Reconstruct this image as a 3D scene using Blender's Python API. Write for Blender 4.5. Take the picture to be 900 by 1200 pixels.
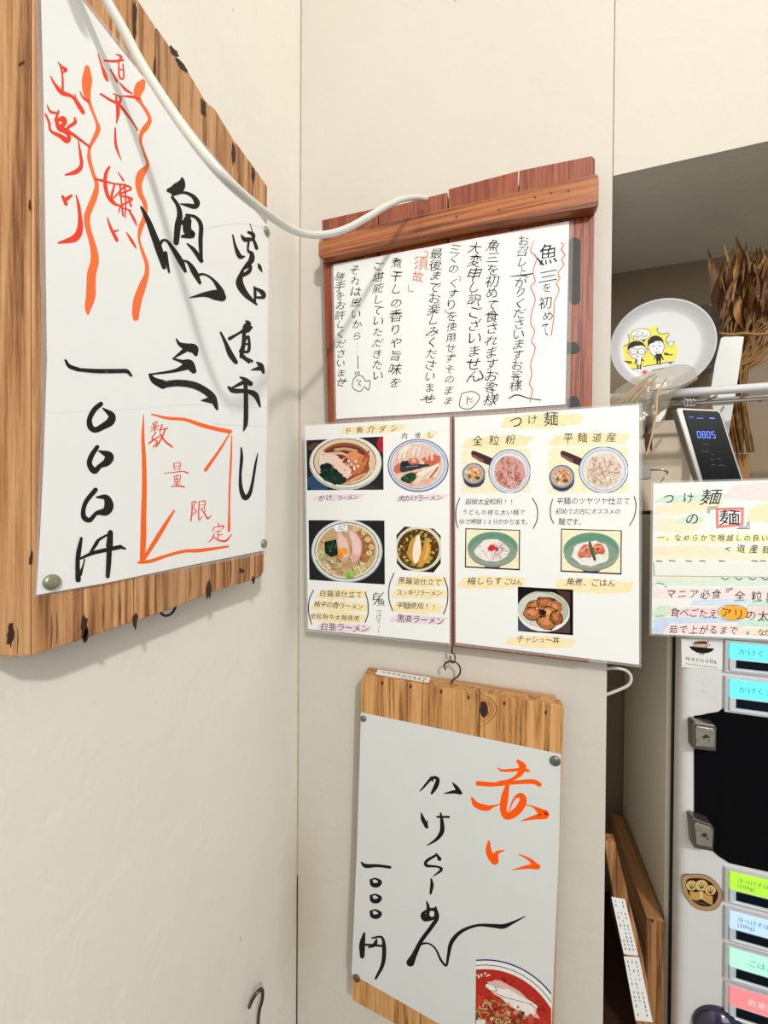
import bpy, bmesh, math, random
from mathutils import Vector, Matrix
random.seed(7)
S = bpy.context.scene
COL = S.collection
for o in list(bpy.data.objects): bpy.data.objects.remove(o)

# ------------------------------------------------------------------ camera
FPX = 450.0                       # focal length in pixels of the 900 x 1200 frame
CAM = Vector((0.300, -0.520, 1.550))
YAW, PITCH, ROLL = math.radians(17.5), math.radians(-0.5), math.radians(-0.36)
f0 = Vector((-math.sin(YAW), math.cos(YAW), 0)); r0 = Vector((math.cos(YAW), math.sin(YAW), 0))
fwd = f0 * math.cos(PITCH) + Vector((0, 0, 1)) * math.sin(PITCH)
up0 = r0.cross(fwd)
rgt = r0 * math.cos(ROLL) - up0 * math.sin(ROLL)
up = r0 * math.sin(ROLL) + up0 * math.cos(ROLL)
cam = bpy.data.cameras.new('camera'); cam.sensor_fit = 'HORIZONTAL'; cam.sensor_width = 36; cam.lens = 36 * FPX / 900
cam.clip_start = 0.01
co = bpy.data.objects.new('camera', cam); COL.objects.link(co)
co.matrix_world = Matrix(((rgt.x, up.x, -fwd.x, CAM.x), (rgt.y, up.y, -fwd.y, CAM.y), (rgt.z, up.z, -fwd.z, CAM.z), (0, 0, 0, 1)))
S.camera = co

# ------------------------------------------------------------------ light
S.view_settings.view_transform = 'Standard'; S.view_settings.look = 'None'
S.view_settings.gamma = 1; S.view_settings.exposure = 0.0; S.view_settings.use_curve_mapping = False
W = bpy.data.worlds.new('world'); S.world = W; W.use_nodes = True
W.node_tree.nodes['Background'].inputs[0].default_value = (0.92, 0.96, 1.0, 1)
W.node_tree.nodes['Background'].inputs[1].default_value = 0.42
def area(name, loc, target, sx, sy, power, color):
    l = bpy.data.lights.new(name, 'AREA'); l.shape = 'RECTANGLE'; l.size = sx; l.size_y = sy; l.energy = power; l.color = color
    o = bpy.data.objects.new(name, l); COL.objects.link(o); o.location = loc
    d = Vector(target) - Vector(loc); o.rotation_euler = d.to_track_quat('-Z', 'Y').to_euler()
    return o
area('ceiling_lamp_light', (1.28, -1.70, 2.80), (0.1, -0.1, 1.5), 0.11, 0.11, 32, (1.0, 0.962, 0.915))
area('room_lamp_light', (1.6, -2.2, 2.45), (0.4, 0.0, 1.4), 1.2, 0.8, 13, (1.0, 0.97, 0.93))

# ------------------------------------------------------------------ helpers
def lin(c):
    return tuple(((v / 255) / 12.92 if v / 255 <= 0.04045 else ((v / 255 + 0.055) / 1.055) ** 2.4) for v in c) + (1,)
def ray(px, py):
    return (rgt * ((px - 450) / FPX) - up * ((py - 600) / FPX) + fwd)
class Surf:
    """a plane of the real room; turns a measured picture position into a point on that plane"""
    def __init__(s, p, n): s.p = Vector(p); s.n = Vector(n).normalized()
    def at(s, px, py, off=0.0):
        d = ray(px, py); t = ((s.p + s.n * off - CAM).dot(s.n)) / d.dot(s.n)
        return CAM + d * t
def SX(v): return Surf((v, 0, 0), (1, 0, 0))
def SY(v): return Surf((0, v, 0), (0, -1, 0))
def at_depth(px, py, zc): return CAM + ray(px, py) * zc

def base(name, loc, label, cat, group=None, kind=None):
    o = bpy.data.objects.new(name, None); COL.objects.link(o); o.location = loc; o.empty_display_size = 0.02
    o['label'] = label; o['category'] = cat
    if group: o['group'] = group
    if kind: o['kind'] = kind
    return o
def tag(o, label, cat, group=None):
    o['label'] = label; o['category'] = cat
    if group: o['group'] = group
    return o
def world_loc(p):
    v = Vector((0, 0, 0))
    while p: v += p.location; p = p.parent
    return v
def link(name, verts, faces, mat, parent=None, loc=None, cols=None, smooth=False, bevel=0, label=None, kind=None, fix=False):
    me = bpy.data.meshes.new(name)
    if parent is not None and loc is None: loc = world_loc(parent)
    if loc is None: loc = Vector((0, 0, 0))
    loc = Vector(loc)
    me.from_pydata([tuple(Vector(v) - loc) for v in verts], [], faces)
    me.materials.append(mat)
    if cols is not None:
        a = me.color_attributes.new('Col', 'FLOAT_COLOR', 'CORNER')
        k = 0
        for f, c in zip(me.polygons, cols):
            for _ in f.loop_indices: a.data[k].color = c; k += 1
    if fix:
        bm = bmesh.new(); bm.from_mesh(me); bmesh.ops.recalc_face_normals(bm, faces=bm.faces); bm.to_mesh(me); bm.free()
    if smooth:
        for f in me.polygons: f.use_smooth = True
    me.update()
    o = bpy.data.objects.new(name, me); COL.objects.link(o)
    if parent is not None: o.parent = parent
    else: o.location = loc
    if bevel:
        m = o.modifiers.new('bevel', 'BEVEL'); m.width = bevel; m.segments = 2; m.limit_method = 'ANGLE'
    if label: o['label'] = label
    if kind: o['kind'] = kind
    return o
class MB:
    def __init__(s): s.v = []; s.f = []
    def add(s, vs, fs):
        b = len(s.v); s.v += [Vector(v) for v in vs]; s.f += [tuple(i + b for i in f) for f in fs]
    def box(s, x0, x1, y0, y1, z0, z1):
        s.add([(x, y, z) for x in (x0, x1) for y in (y0, y1) for z in (z0, z1)],
              [(0, 1, 3, 2), (4, 6, 7, 5), (0, 4, 5, 1), (2, 3, 7, 6), (0, 2, 6, 4), (1, 5, 7, 3)])
    def prism(s, front, vec):
        n = len(front); vec = Vector(vec)
        s.add(list(front) + [Vector(p) + vec for p in front],
              [tuple(range(n)), tuple(range(2 * n - 1, n - 1, -1))] + [(i, n + i, n + (i + 1) % n, (i + 1) % n) for i in range(n)])
    def tube(s, pts, rad, seg=10, caps=True, flat=1.0):
        pts = [Vector(p) for p in pts]; n = len(pts)
        rads = rad if isinstance(rad, (list, tuple)) else [rad] * n
        T = (pts[1] - pts[0]).normalized(); N = T.orthogonal().normalized(); vs = []
        for i in range(n):
            t = (pts[min(i + 1, n - 1)] - pts[max(i - 1, 0)]).normalized()
            ax = T.cross(t)
            if ax.length > 1e-7:
                N = Matrix.Rotation(T.angle(t), 3, ax.normalized()) @ N
            T = t; B = T.cross(N).normalized()
            for k in range(seg):
                a = 2 * math.pi * k / seg
                vs.append(pts[i] + (N * math.cos(a) + B * math.sin(a) * flat) * rads[i])
        fs = [(i * seg + k, i * seg + (k + 1) % seg, (i + 1) * seg + (k + 1) % seg, (i + 1) * seg + k) for i in range(n - 1) for k in range(seg)]
        if caps: fs += [tuple(range(seg - 1, -1, -1)), tuple(range((n - 1) * seg, n * seg))]
        s.add(vs, fs)
    def lathe(s, center, axis, prof, seg=32):
        """prof: (radius, height along axis) pairs"""
        axis = Vector(axis).normalized(); u = axis.orthogonal().normalized(); w = axis.cross(u); c = Vector(center)
        vs = [c + axis * h + (u * math.cos(2 * math.pi * k / seg) + w * math.sin(2 * math.pi * k / seg)) * max(r, 1e-6) for r, h in prof for k in range(seg)]
        fs = [(i * seg + k, i * seg + (k + 1) % seg, (i + 1) * seg + (k + 1) % seg, (i + 1) * seg + k) for i in range(len(prof) - 1) for k in range(seg)]
        s.add(vs, fs)
    def build(s, name, mat, parent=None, **kw):
        kw.setdefault('fix', True)
        return link(name, s.v, s.f, mat, parent, **kw)
def spline(pts, n=8):
    """Catmull-Rom through tuples of any length"""
    if len(pts) < 3:
        a, b = pts[0], pts[-1]
        return [tuple(x + (y - x) * k / n for x, y in zip(a, b)) for k in range(n + 1)]
    P = [tuple(2 * a - b for a, b in zip(pts[0], pts[1]))] + list(pts) + [tuple(2 * a - b for a, b in zip(pts[-1], pts[-2]))]
    out = []
    for i in range(1, len(P) - 2):
        p0, p1, p2, p3 = P[i - 1:i + 3]
        for k in range(n):
            t = k / n
            out.append(tuple(0.5 * (2 * b + (c - a) * t + (2 * a - 5 * b + 4 * c - d) * t * t + (-a + 3 * b - 3 * c + d) * t ** 3) for a, b, c, d in zip(p0, p1, p2, p3)))
    out.append(tuple(pts[-1])); return out

# ------------------------------------------------------------------ materials
def nodes(name):
    m = bpy.data.materials.new(name); m.use_nodes = True
    nt = m.node_tree; return m, nt, nt.nodes['Principled BSDF'], nt.nodes, nt.links
def plain(name, rgb, rough=0.5, metal=0.0, coat=0.0, var=0.05, scale=40, bump=0.0, emit=None, alpha=1.0, spec=0.5):
    m, nt, b, N, L = nodes(name)
    c = lin(rgb)
    tc = N.new('ShaderNodeTexCoord'); no = N.new('ShaderNodeTexNoise'); no.inputs['Scale'].default_value = scale; no.inputs['Detail'].default_value = 4
    L.new(tc.outputs['Object'], no.inputs['Vector'])
    mx = N.new('ShaderNodeMix'); mx.data_type = 'RGBA'
    mx.inputs[6].default_value = tuple(v * (1 - var) for v in c[:3]) + (1,); mx.inputs[7].default_value = tuple(min(1, v * (1 + var)) for v in c[:3]) + (1,)
    L.new(no.outputs['Fac'], mx.inputs[0]); L.new(mx.outputs[2], b.inputs['Base Color'])
    b.inputs['Roughness'].default_value = rough; b.inputs['Metallic'].default_value = metal; b.inputs['Coat Weight'].default_value = coat
    b.inputs['Specular IOR Level'].default_value = spec
    if bump:
        bp = N.new('ShaderNodeBump'); bp.inputs['Strength'].default_value = bump; bp.inputs['Distance'].default_value = 0.002
        L.new(no.outputs['Fac'], bp.inputs['Height']); L.new(bp.outputs[0], b.inputs['Normal'])
    if emit: b.inputs['Emission Color'].default_value = lin(emit[0]); b.inputs['Emission Strength'].default_value = emit[1]
    b.inputs['Alpha'].default_value = alpha
    return m
def plaster(name, rgb, grey=0.06):
    m, nt, b, N, L = nodes(name); c = lin(rgb)
    tc = N.new('ShaderNodeNewGeometry'); tc.outputs['Position'].name
    big = N.new('ShaderNodeTexNoise'); big.inputs['Scale'].default_value = 4; big.inputs['Detail'].default_value = 6; big.inputs['Roughness'].default_value = 0.6
    fine = N.new('ShaderNodeTexNoise'); fine.inputs['Scale'].default_value = 160; fine.inputs['Detail'].default_value = 5
    mid = N.new('ShaderNodeTexNoise'); mid.inputs['Scale'].default_value = 22; mid.inputs['Detail'].default_value = 8; mid.inputs['Distortion'].default_value = 1.2
    for t in (big, fine, mid): L.new(tc.outputs['Position'], t.inputs['Vector'])
    mx = N.new('ShaderNodeMix'); mx.data_type = 'RGBA'
    mx.inputs[6].default_value = tuple(v * (1 - grey) for v in c[:3]) + (1,); mx.inputs[7].default_value = tuple(min(1, v * (1 + grey)) for v in c[:3]) + (1,)
    L.new(big.outputs['Fac'], mx.inputs[0])
    sp = N.new('ShaderNodeTexNoise'); sp.inputs['Scale'].default_value = 55; sp.inputs['Detail'].default_value = 1; L.new(tc.outputs['Position'], sp.inputs['Vector'])
    rp = N.new('ShaderNodeValToRGB'); rp.color_ramp.elements[0].position = 0.80; rp.color_ramp.elements[0].color = (0, 0, 0, 1); rp.color_ramp.elements[1].position = 0.84
    L.new(sp.outputs['Fac'], rp.inputs[0])
    m2 = N.new('ShaderNodeMix'); m2.data_type = 'RGBA'; m2.inputs[7].default_value = lin((120, 95, 70)); L.new(rp.outputs[0], m2.inputs[0]); L.new(mx.outputs[2], m2.inputs[6])
    # old damp stain in the corner
    vm = N.new('ShaderNodeMapping'); vm.inputs['Location'].default_value = (0, 0, -0.30); vm.inputs['Scale'].default_value = (1, 1, 0.32); L.new(tc.outputs['Position'], vm.inputs['Vector'])
    ln = N.new('ShaderNodeVectorMath'); ln.operation = 'LENGTH'; L.new(vm.outputs[0], ln.inputs[0])
    ad = N.new('ShaderNodeMath'); ad.operation = 'MULTIPLY_ADD'; ad.inputs[1].default_value = 0.05; L.new(mid.outputs['Fac'], ad.inputs[0]); L.new(ln.outputs['Value'], ad.inputs[2])
    sr_ = N.new('ShaderNodeMapRange'); sr_.inputs['From Min'].default_value = 0.03; sr_.inputs['From Max'].default_value = 0.085; sr_.inputs['To Min'].default_value = 0.38; sr_.inputs['To Max'].default_value = 0.0; L.new(ad.outputs[0], sr_.inputs['Value'])
    m3 = N.new('ShaderNodeMix'); m3.data_type = 'RGBA'; m3.inputs[7].default_value = lin((176, 156, 116)); L.new(sr_.outputs[0], m3.inputs[0]); L.new(m2.outputs[2], m3.inputs[6])
    L.new(m3.outputs[2], b.inputs['Base Color']); b.inputs['Roughness'].default_value = 0.75
    b1 = N.new('ShaderNodeBump'); b1.inputs['Strength'].default_value = 0.22; b1.inputs['Distance'].default_value = 0.0012
    b2 = N.new('ShaderNodeBump'); b2.inputs['Strength'].default_value = 0.30; b2.inputs['Distance'].default_value = 0.003
    L.new(fine.outputs['Fac'], b1.inputs['Height']); L.new(mid.outputs['Fac'], b2.inputs['Height']); L.new(b1.outputs[0], b2.inputs['Normal']); L.new(b2.outputs[0], b.inputs['Normal'])
    return m
def wood(name, dark, mid_, light, axis='z', rough=0.55, coat=0.0, scale=1.0, var=0.25, ring=0.10):
    m, nt, b, N, L = nodes(name)
    tc = N.new('ShaderNodeTexCoord'); oi = N.new('ShaderNodeObjectInfo')
    ad = N.new('ShaderNodeVectorMath'); ad.operation = 'ADD'
    ml = N.new('ShaderNodeMath'); ml.operation = 'MULTIPLY'; ml.inputs[1].default_value = 7.0; L.new(oi.outputs['Random'], ml.inputs[0])
    L.new(tc.outputs['Object'], ad.inputs[0]); L.new(ml.outputs[0], ad.inputs[1])
    mp = N.new('ShaderNodeMapping'); sc = {'z': (1, 1, 0.03), 'x': (0.03, 1, 1), 'y': (1, 0.03, 1)}[axis]; mp.inputs['Scale'].default_value = sc
    L.new(ad.outputs[0], mp.inputs['Vector'])
    n1 = N.new('ShaderNodeTexNoise'); n1.inputs['Scale'].default_value = 42 * scale; n1.inputs['Detail'].default_value = 3; n1.inputs['Distortion'].default_value = 0.6
    n2 = N.new('ShaderNodeTexNoise'); n2.inputs['Scale'].default_value = 330 * scale; n2.inputs['Detail'].default_value = 5; n2.inputs['Roughness'].default_value = 0.7
    L.new(mp.outputs[0], n1.inputs['Vector']); L.new(mp.outputs[0], n2.inputs['Vector'])
    # growth rings: sine of the stretched noise
    mu = N.new('ShaderNodeMath'); mu.operation = 'MULTIPLY'; mu.inputs[1].default_value = 30; L.new(n1.outputs['Fac'], mu.inputs[0])
    si = N.new('ShaderNodeMath'); si.operation = 'SINE'; L.new(mu.outputs[0], si.inputs[0])
    ma = N.new('ShaderNodeMath'); ma.operation = 'MULTIPLY_ADD'; ma.inputs[1].default_value = ring; L.new(si.outputs[0], ma.inputs[0]); L.new(n2.outputs['Fac'], ma.inputs[2])
    rp = N.new('ShaderNodeValToRGB'); e = rp.color_ramp.elements
    e[0].position = 0.32; e[0].color = lin(dark); e[1].position = 0.66; e[1].color = lin(light)
    k = e.new(0.46); k.color = lin(mid_)
    L.new(ma.outputs[0], rp.inputs[0])
    hs = N.new('ShaderNodeHueSaturation'); L.new(rp.outputs[0], hs.inputs['Color'])
    mr = N.new('ShaderNodeMapRange'); mr.inputs['To Min'].default_value = 1 - var / 2; mr.inputs['To Max'].default_value = 1 + var / 2
    L.new(oi.outputs['Random'], mr.inputs['Value']); L.new(mr.outputs[0], hs.inputs['Value']); L.new(hs.outputs[0], b.inputs['Base Color'])
    b.inputs['Roughness'].default_value = rough; b.inputs['Coat Weight'].default_value = coat; b.inputs['Coat Roughness'].default_value = 0.25
    bp = N.new('ShaderNodeBump'); bp.inputs['Strength'].default_value = 0.35; bp.inputs['Distance'].default_value = 0.001
    L.new(ma.outputs[0], bp.inputs['Height']); L.new(bp.outputs[0], b.inputs['Normal'])
    return m
def printed(name, rough=0.45, crayon=False, dry=0.0):
    m, nt, b, N, L = nodes(name)
    at = N.new('ShaderNodeVertexColor'); at.layer_name = 'Col'
    tc = N.new('ShaderNodeTexCoord')
    no = N.new('ShaderNodeTexNoise'); L.new(tc.outputs['Object'], no.inputs['Vector'])
    mx = N.new('ShaderNodeMix'); mx.data_type = 'RGBA'
    rp = N.new('ShaderNodeValToRGB'); L.new(no.outputs['Fac'], rp.inputs[0]); L.new(rp.outputs[0], mx.inputs[0]); L.new(mx.outputs[2], b.inputs['Base Color'])
    e = rp.color_ramp.elements
    if crayon:
        mp = N.new('ShaderNodeMapping'); mp.inputs['Rotation'].default_value = (0, 0.75, 0); mp.inputs['Scale'].default_value = (18, 1, 90)
        L.new(tc.outputs['Object'], mp.inputs['Vector']); L.new(mp.outputs[0], no.inputs['Vector'])
        no.inputs['Scale'].default_value = 9; no.inputs['Detail'].default_value = 5
        e[0].position = 0.3; e[0].color = (0.15, 0.15, 0.15, 1); e[1].position = 0.75; e[1].color = (0.85, 0.85, 0.85, 1)
        mx.inputs[7].default_value = lin((243, 243, 241)); L.new(at.outputs[0], mx.inputs[6])
    elif dry:
        no.inputs['Scale'].default_value = 900; no.inputs['Detail'].default_value = 3
        e[0].position = 1 - dry; e[0].color = (0, 0, 0, 1); e[1].position = min(1, 1 - dry + 0.12); e[1].color = (1, 1, 1, 1)
        mx.inputs[7].default_value = lin((235, 235, 232)); L.new(at.outputs[0], mx.inputs[6])
    else:
        no.inputs['Scale'].default_value = 350; no.inputs['Detail'].default_value = 4
        e[0].position = 0.38; e[1].position = 0.62
        mm = N.new('ShaderNodeMix'); mm.data_type = 'RGBA'; mm.blend_type = 'MULTIPLY'; mm.inputs[0].default_value = 1; mm.inputs[7].default_value = (0.88, 0.87, 0.86, 1)
        L.new(at.outputs[0], mm.inputs[6]); L.new(at.outputs[0], mx.inputs[7]); L.new(mm.outputs[2], mx.inputs[6])
    b.inputs['Roughness'].default_value = rough; b.inputs['Specular IOR Level'].default_value = 0.15
    return m
M = dict(
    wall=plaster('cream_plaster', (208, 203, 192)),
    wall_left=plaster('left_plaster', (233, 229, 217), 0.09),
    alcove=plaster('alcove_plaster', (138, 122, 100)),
    ceiling=plaster('ceiling_paint', (220, 216, 208)),
    floor=plain('floor_tile', (110, 105, 98), 0.5),
    cedar=wood('cedar_planks', (122, 78, 44), (176, 124, 78), (206, 160, 112), 'z', var=0.30),
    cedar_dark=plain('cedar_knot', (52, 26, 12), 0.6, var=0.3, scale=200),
    redwood=wood('red_stained_wood', (96, 38, 18), (142, 64, 36), (168, 92, 56), 'z', rough=0.4, coat=0.25, var=0.22, ring=0.05),
    redledge=wood('red_ledge_wood', (88, 38, 14), (138, 70, 30), (182, 110, 56), 'x', rough=0.38, coat=0.3, var=0.1),
    redblack=plain('dark_slot', (42, 38, 35), 0.5, var=0.1),
    pine=wood('pine_planks', (138, 88, 42), (192, 138, 80), (214, 164, 104), 'z', var=0.14),
    pine_end=wood('pine_batten', (146, 100, 60), (184, 140, 94), (204, 164, 120), 'x', var=0.1),
    oak_y=wood('oak_board_flat', (96, 62, 30), (150, 104, 60), (178, 132, 84), 'y', rough=0.5),
    oak=wood('oak_board', (96, 62, 30), (150, 104, 60), (178, 132, 84), 'z', var=0.3),
    paper=plain('white_paper', (238, 240, 238), 0.45, coat=0.12, var=0.015, scale=14, spec=0.3),
    paper_grey=plain('grey_white_paper', (213, 217, 214), 0.6, var=0.03, scale=25, bump=0.15, spec=0.2),
    film=plain('laminate_film', (226, 228, 226), 0.18, coat=0.3, alpha=0.18, var=0.03),
    tack=plain('tack_metal', (150, 151, 128), 0.35, metal=0.55, var=0.06),
    tack_dark=plain('tack_steel', (112, 118, 112), 0.35, metal=0.6, var=0.06),
    tack_brown=plain('tack_bronze', (112, 86, 52), 0.4, metal=0.5),
    cable=plain('white_cable', (214, 216, 208), 0.32, var=0.02, coat=0.2),
    brass=plain('brass_hook', (92, 74, 50), 0.35, metal=0.9, var=0.2),
    iron=plain('dark_iron_hook', (96, 88, 80), 0.32, metal=0.9, var=0.25),
    blackiron=plain('black_ring', (40, 34, 30), 0.45, metal=0.3),
    ink=plain('black_ink', (34, 31, 32), 0.5, var=0.2, scale=500, spec=0.3),
    brush=printed('brush_ink', 0.5, dry=0.33),
    brushwet=printed('wet_brush_ink', 0.5, dry=0.28),
    photo=printed('photo_print', 0.4), flat=printed('flat_print', 0.5, dry=0.02), crayon=printed('crayon', 0.6, crayon=True),
    shell=plain('machine_side', (226, 218, 202), 0.45, metal=0.15, var=0.04, bump=0.05, scale=300),
    door=plain('machine_door', (214, 215, 215), 0.38, metal=0.08, var=0.03, scale=60, bump=0.03),
    gap=plain('rubber_gap', (18, 18, 20), 0.6),
    black=plain('black_cover', (5, 6, 9), 0.8, var=0.2, spec=0.08),
    bezel=plain('button_bezel', (196, 196, 200), 0.35, metal=0.2),
    clear=plain('clear_button_cap', (190, 205, 210), 0.12, coat=0.5, var=0.1, scale=90),
    slot=plain('button_window', (8, 14, 24), 0.3, spec=0.2),
    lock=plain('worn_lock_plate', (178, 172, 158), 0.3, metal=0.7, var=0.25, scale=260, bump=0.4),
    locks=plain('lock_side', (120, 116, 108), 0.3, metal=0.8, var=0.2, scale=120),
    chrome=plain('shelf_rail', (226, 228, 234), 0.3, metal=0.1, coat=0.4, var=0.03),
    wire=plain('shelf_wire', (170, 168, 166), 0.3, metal=0.7),
    plate=plain('white_china', (186, 187, 188), 0.3, var=0.03, scale=12, spec=0.25),
    bag=plain('clear_bag', (176, 168, 150), 0.16, coat=0.6, alpha=0.36, var=0.2, scale=60, bump=0.6),
    straw=plain('dried_straw', (144, 102, 46), 0.6, var=0.35, scale=120),
    leaf=plain('dried_leaf', (98, 62, 24), 0.6, var=0.4, scale=90),
    pale=plain('pale_straw', (206, 172, 122), 0.55, var=0.2, scale=90),
    bark=plain('dark_twig', (74, 46, 30), 0.7, var=0.4, scale=200, bump=0.5),
    wrap=plain('white_wrap', (214, 216, 212), 0.5, var=0.04, scale=50),
    silver=plain('device_shell', (186, 184, 178), 0.3, metal=0.6, var=0.04),
    glass=plain('device_glass', (6, 7, 9), 0.25, var=0.1, spec=0.25),
    card=plain('cardboard', (150, 104, 48), 0.7, var=0.1),
    white=plain('white_plastic', (208, 205, 196), 0.4),
    greyp=plain('grey_plastic', (150, 150, 144), 0.4),
    knob=plain('navy_knob', (26, 18, 52), 0.15, coat=0.6),
)
def lit(name, rgb, s): return plain(name, rgb, 0.4, var=0.02, emit=(rgb, s))

# ------------------------------------------------------------------ flat printing and writing
STEP = 2.5e-6
class Ink:
    """collects flat coloured shapes in picture positions and lays them on a plane"""
    def __init__(s, surf, layer=0): s.s = surf; s.v = []; s.f = []; s.c = []; s.k = layer; s.clip = None; s.auto = None
    def poly(s, pts, col, up=True):
        pts = [(p[0], p[1]) for p in pts]
        if s.clip:
            c = s.clip
            for i in range(len(c)):
                a, b = c[i], c[(i + 1) % len(c)]; out = []
                side = lambda p: (b[0] - a[0]) * (p[1] - a[1]) - (b[1] - a[1]) * (p[0] - a[0])
                for j in range(len(pts)):
                    p, q = pts[j], pts[(j + 1) % len(pts)]; sp, sq = side(p), side(q)
                    if sp >= 0: out.append(p)
                    if (sp >= 0) != (sq >= 0):
                        t = sp / (sp - sq); out.append((p[0] + (q[0] - p[0]) * t, p[1] + (q[1] - p[1]) * t))
                pts = out
                if len(pts) < 3: return
        b = len(s.v)
        s.v += [s.s.at(x, y, STEP * s.k) for x, y in pts]; s.f.append(tuple(range(b, b + len(pts)))); s.c.append(lin(col))
        if up: s.k += 1
    def ellipse(s, cx, cy, rx, ry, col, rot=0, n=36, a0=0, a1=360):
        r = math.radians(rot); P = []
        for k in range(n + (0 if a1 - a0 == 360 else 1)):
            a = math.radians(a0 + (a1 - a0) * k / n); x, y = rx * math.cos(a), ry * math.sin(a)
            P.append((cx + x * math.cos(r) - y * math.sin(r), cy + x * math.sin(r) + y * math.cos(r)))
        s.poly(P, col)
    def blob(s, cx, cy, rx, ry, col, rot=0, jit=0.2, n=16, up=True):
        r = math.radians(rot); P = []
        for k in range(n):
            a = 2 * math.pi * k / n; q = 1 + random.uniform(-jit, jit); x, y = rx * q * math.cos(a), ry * q * math.sin(a)
            P.append((cx + x * math.cos(r) - y * math.sin(r), cy + x * math.sin(r) + y * math.cos(r)))
        s.poly(P, col, up)
    def line(s, pts, col, w=1.0, n=8, closed=False, up=True):
        """a stroke; points are (x, y) or (x, y, width)"""
        pts = [(p[0], p[1], p[2] if len(p) > 2 else w) for p in pts]
        q = spline(pts, n) if n > 1 else pts
        L, R = [], []
        for i in range(len(q)):
            a, b = q[max(i - 1, 0)], q[min(i + 1, len(q) - 1)]
            dx, dy = b[0] - a[0], b[1] - a[1]; l = math.hypot(dx, dy) or 1; nx, ny = -dy / l, dx / l; h = max(q[i][2], 0.12) / 2
            L.append((q[i][0] + nx * h, q[i][1] + ny * h)); R.append((q[i][0] - nx * h, q[i][1] - ny * h))
        k0 = s.k
        for i in range(len(q) - 1): s.k = k0 + (i % 12) * 0.4; s.poly([L[i], L[i + 1], R[i + 1], R[i]], col, up=False)
        s.k = k0 + 5
        for e in (q[0], q[-1]):
            h = e[2] / 2
            if h > 0.5: s.poly([(e[0] + h * math.cos(t * math.pi / 4), e[1] + h * math.sin(t * math.pi / 4)) for t in range(8)], col)
        if not up: s.k = k0 + 1
    def flush(s, name='pen_mark'):
        if s.v: s.build(name, s.auto[0], s.auto[1])
        s.v, s.f, s.c = [], [], []
    def build(s, name, mat, parent, label=None):
        return link(name, s.v, s.f, mat, parent, cols=s.c, label=label)
_g = {}
def glyph(ch, thin):
    if (ch, thin) not in _g:
        c = bpy.data.curves.new('glyph', 'FONT'); c.body = ch; c.resolution_u = 2; c.offset = -thin
        o = bpy.data.objects.new('glyph', c); COL.objects.link(o); bpy.context.view_layer.update()
        e = o.evaluated_get(bpy.context.evaluated_depsgraph_get()); m = e.to_mesh()
        r = ([(v.co.x, v.co.y) for v in m.vertices], [tuple(p.vertices) for p in m.polygons])
        e.to_mesh_clear(); bpy.data.objects.remove(o); bpy.data.curves.remove(c)
        adv = 1.0 if ord(ch) > 0x2e00 else (max([x for x, y in r[0]] or [0.3]) + 0.06)
        _g[(ch, thin)] = (r[0], r[1], adv)
    return _g[(ch, thin)]
def put(ink, ch, cx, cy, w, h, col, rot=0, shear=0, hand=1.0, thin=0.012, slope=0.0):
    """one written character centred at (cx, cy), w x h picture pixels"""
    V, Fc, adv = glyph(ch, thin)
    r = math.radians(rot + random.uniform(-4, 4) * hand); k = 1 + random.uniform(-0.07, 0.07) * hand
    p1, p2, am = random.uniform(0, 6), random.uniform(0, 6), 0.035 * hand
    b = len(ink.v)
    for x, y in V:
        u = x - adv / 2; v = y - 0.38
        u, v = u + am * math.sin(5 * v + p1), v + am * math.sin(5 * u + p2) + shear * 0
        u += shear * v
        X, Y = u * w * k, -v * h * k
        X, Y = X * math.cos(r) - Y * math.sin(r), X * math.sin(r) + Y * math.cos(r)
        ink.v.append(ink.s.at(cx + X, cy + Y + slope * X, STEP * ink.k))
    for f in Fc: ink.f.append(tuple(i + b for i in f)); ink.c.append(lin(col))
def text(ink, s, x0, y0, x1, y1, size, col=(34, 31, 34), wide=1.0, shear=0.12, hand=1.0, thin=0.010, vert=False):
    """writes s with its first character centred at (x0, y0) and its last at (x1, y1)"""
    if ink.auto: ink.flush()
    n = len(s); sl = 0 if vert or x1 == x0 else (y1 - y0) / (x1 - x0)
    if vert or any(ord(c) > 0x2e00 for c in s): t = [i / max(n - 1, 1) for i in range(n)]
    else:
        a = [glyph(c, thin)[2] for c in s]; pos = [sum(a[:i]) + a[i] / 2 for i in range(n)]; t = [(p - pos[0]) / max(pos[-1] - pos[0], 1e-6) for p in pos]
    for i, ch in enumerate(s):
        if ch == ' ': continue
        sm = 0.82 if ch in 'ゃゅょっァャュョッ' else 1
        if vert and ch in 'ー…―':
            px, py = x0 + (x1 - x0) * t[i], y0 + (y1 - y0) * t[i]
            if ch == '…':
                for d in (-.3, 0, .3): ink.line([(px, py + d * size), (px + .3, py + d * size + 1)], col, 0.9, n=1)
            else: ink.line([(px, py - size * .4, .8), (px + .5, py + size * .4, 1.2)], col, n=2)
            continue
        put(ink, ch, x0 + (x1 - x0) * t[i], y0 + (y1 - y0) * t[i], size * wide * sm, size * sm, col, shear=shear, hand=hand, thin=thin, slope=sl)
    ink.k += 1
    if ink.auto: ink.flush('lettering')
def strokes(ink, Z, data, col, split=None, mat=None, parent=None, label=None, bold=1.0):
    """Z = (x, y, scale) of the close-up the strokes were measured in"""
    if split:
        i = 0
        for n in split:
            J_ = Ink(ink.s, ink.k); strokes(J_, Z, data[i:i + n], col, bold=bold); i += n
            J_.build('brush_character', mat, parent, label=label)
        assert i == len(data), (i, len(data))
        return
    for st in data: ink.line([(Z[0] + p[0] / Z[2], Z[1] + p[1] / Z[2], p[2] * bold / Z[2]) for p in st], col)
def Zp(Z, pts): return [(Z[0] + p[0] / Z[2], Z[1] + p[1] / Z[2]) + tuple(q / Z[2] for q in p[2:]) for p in pts]
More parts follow.
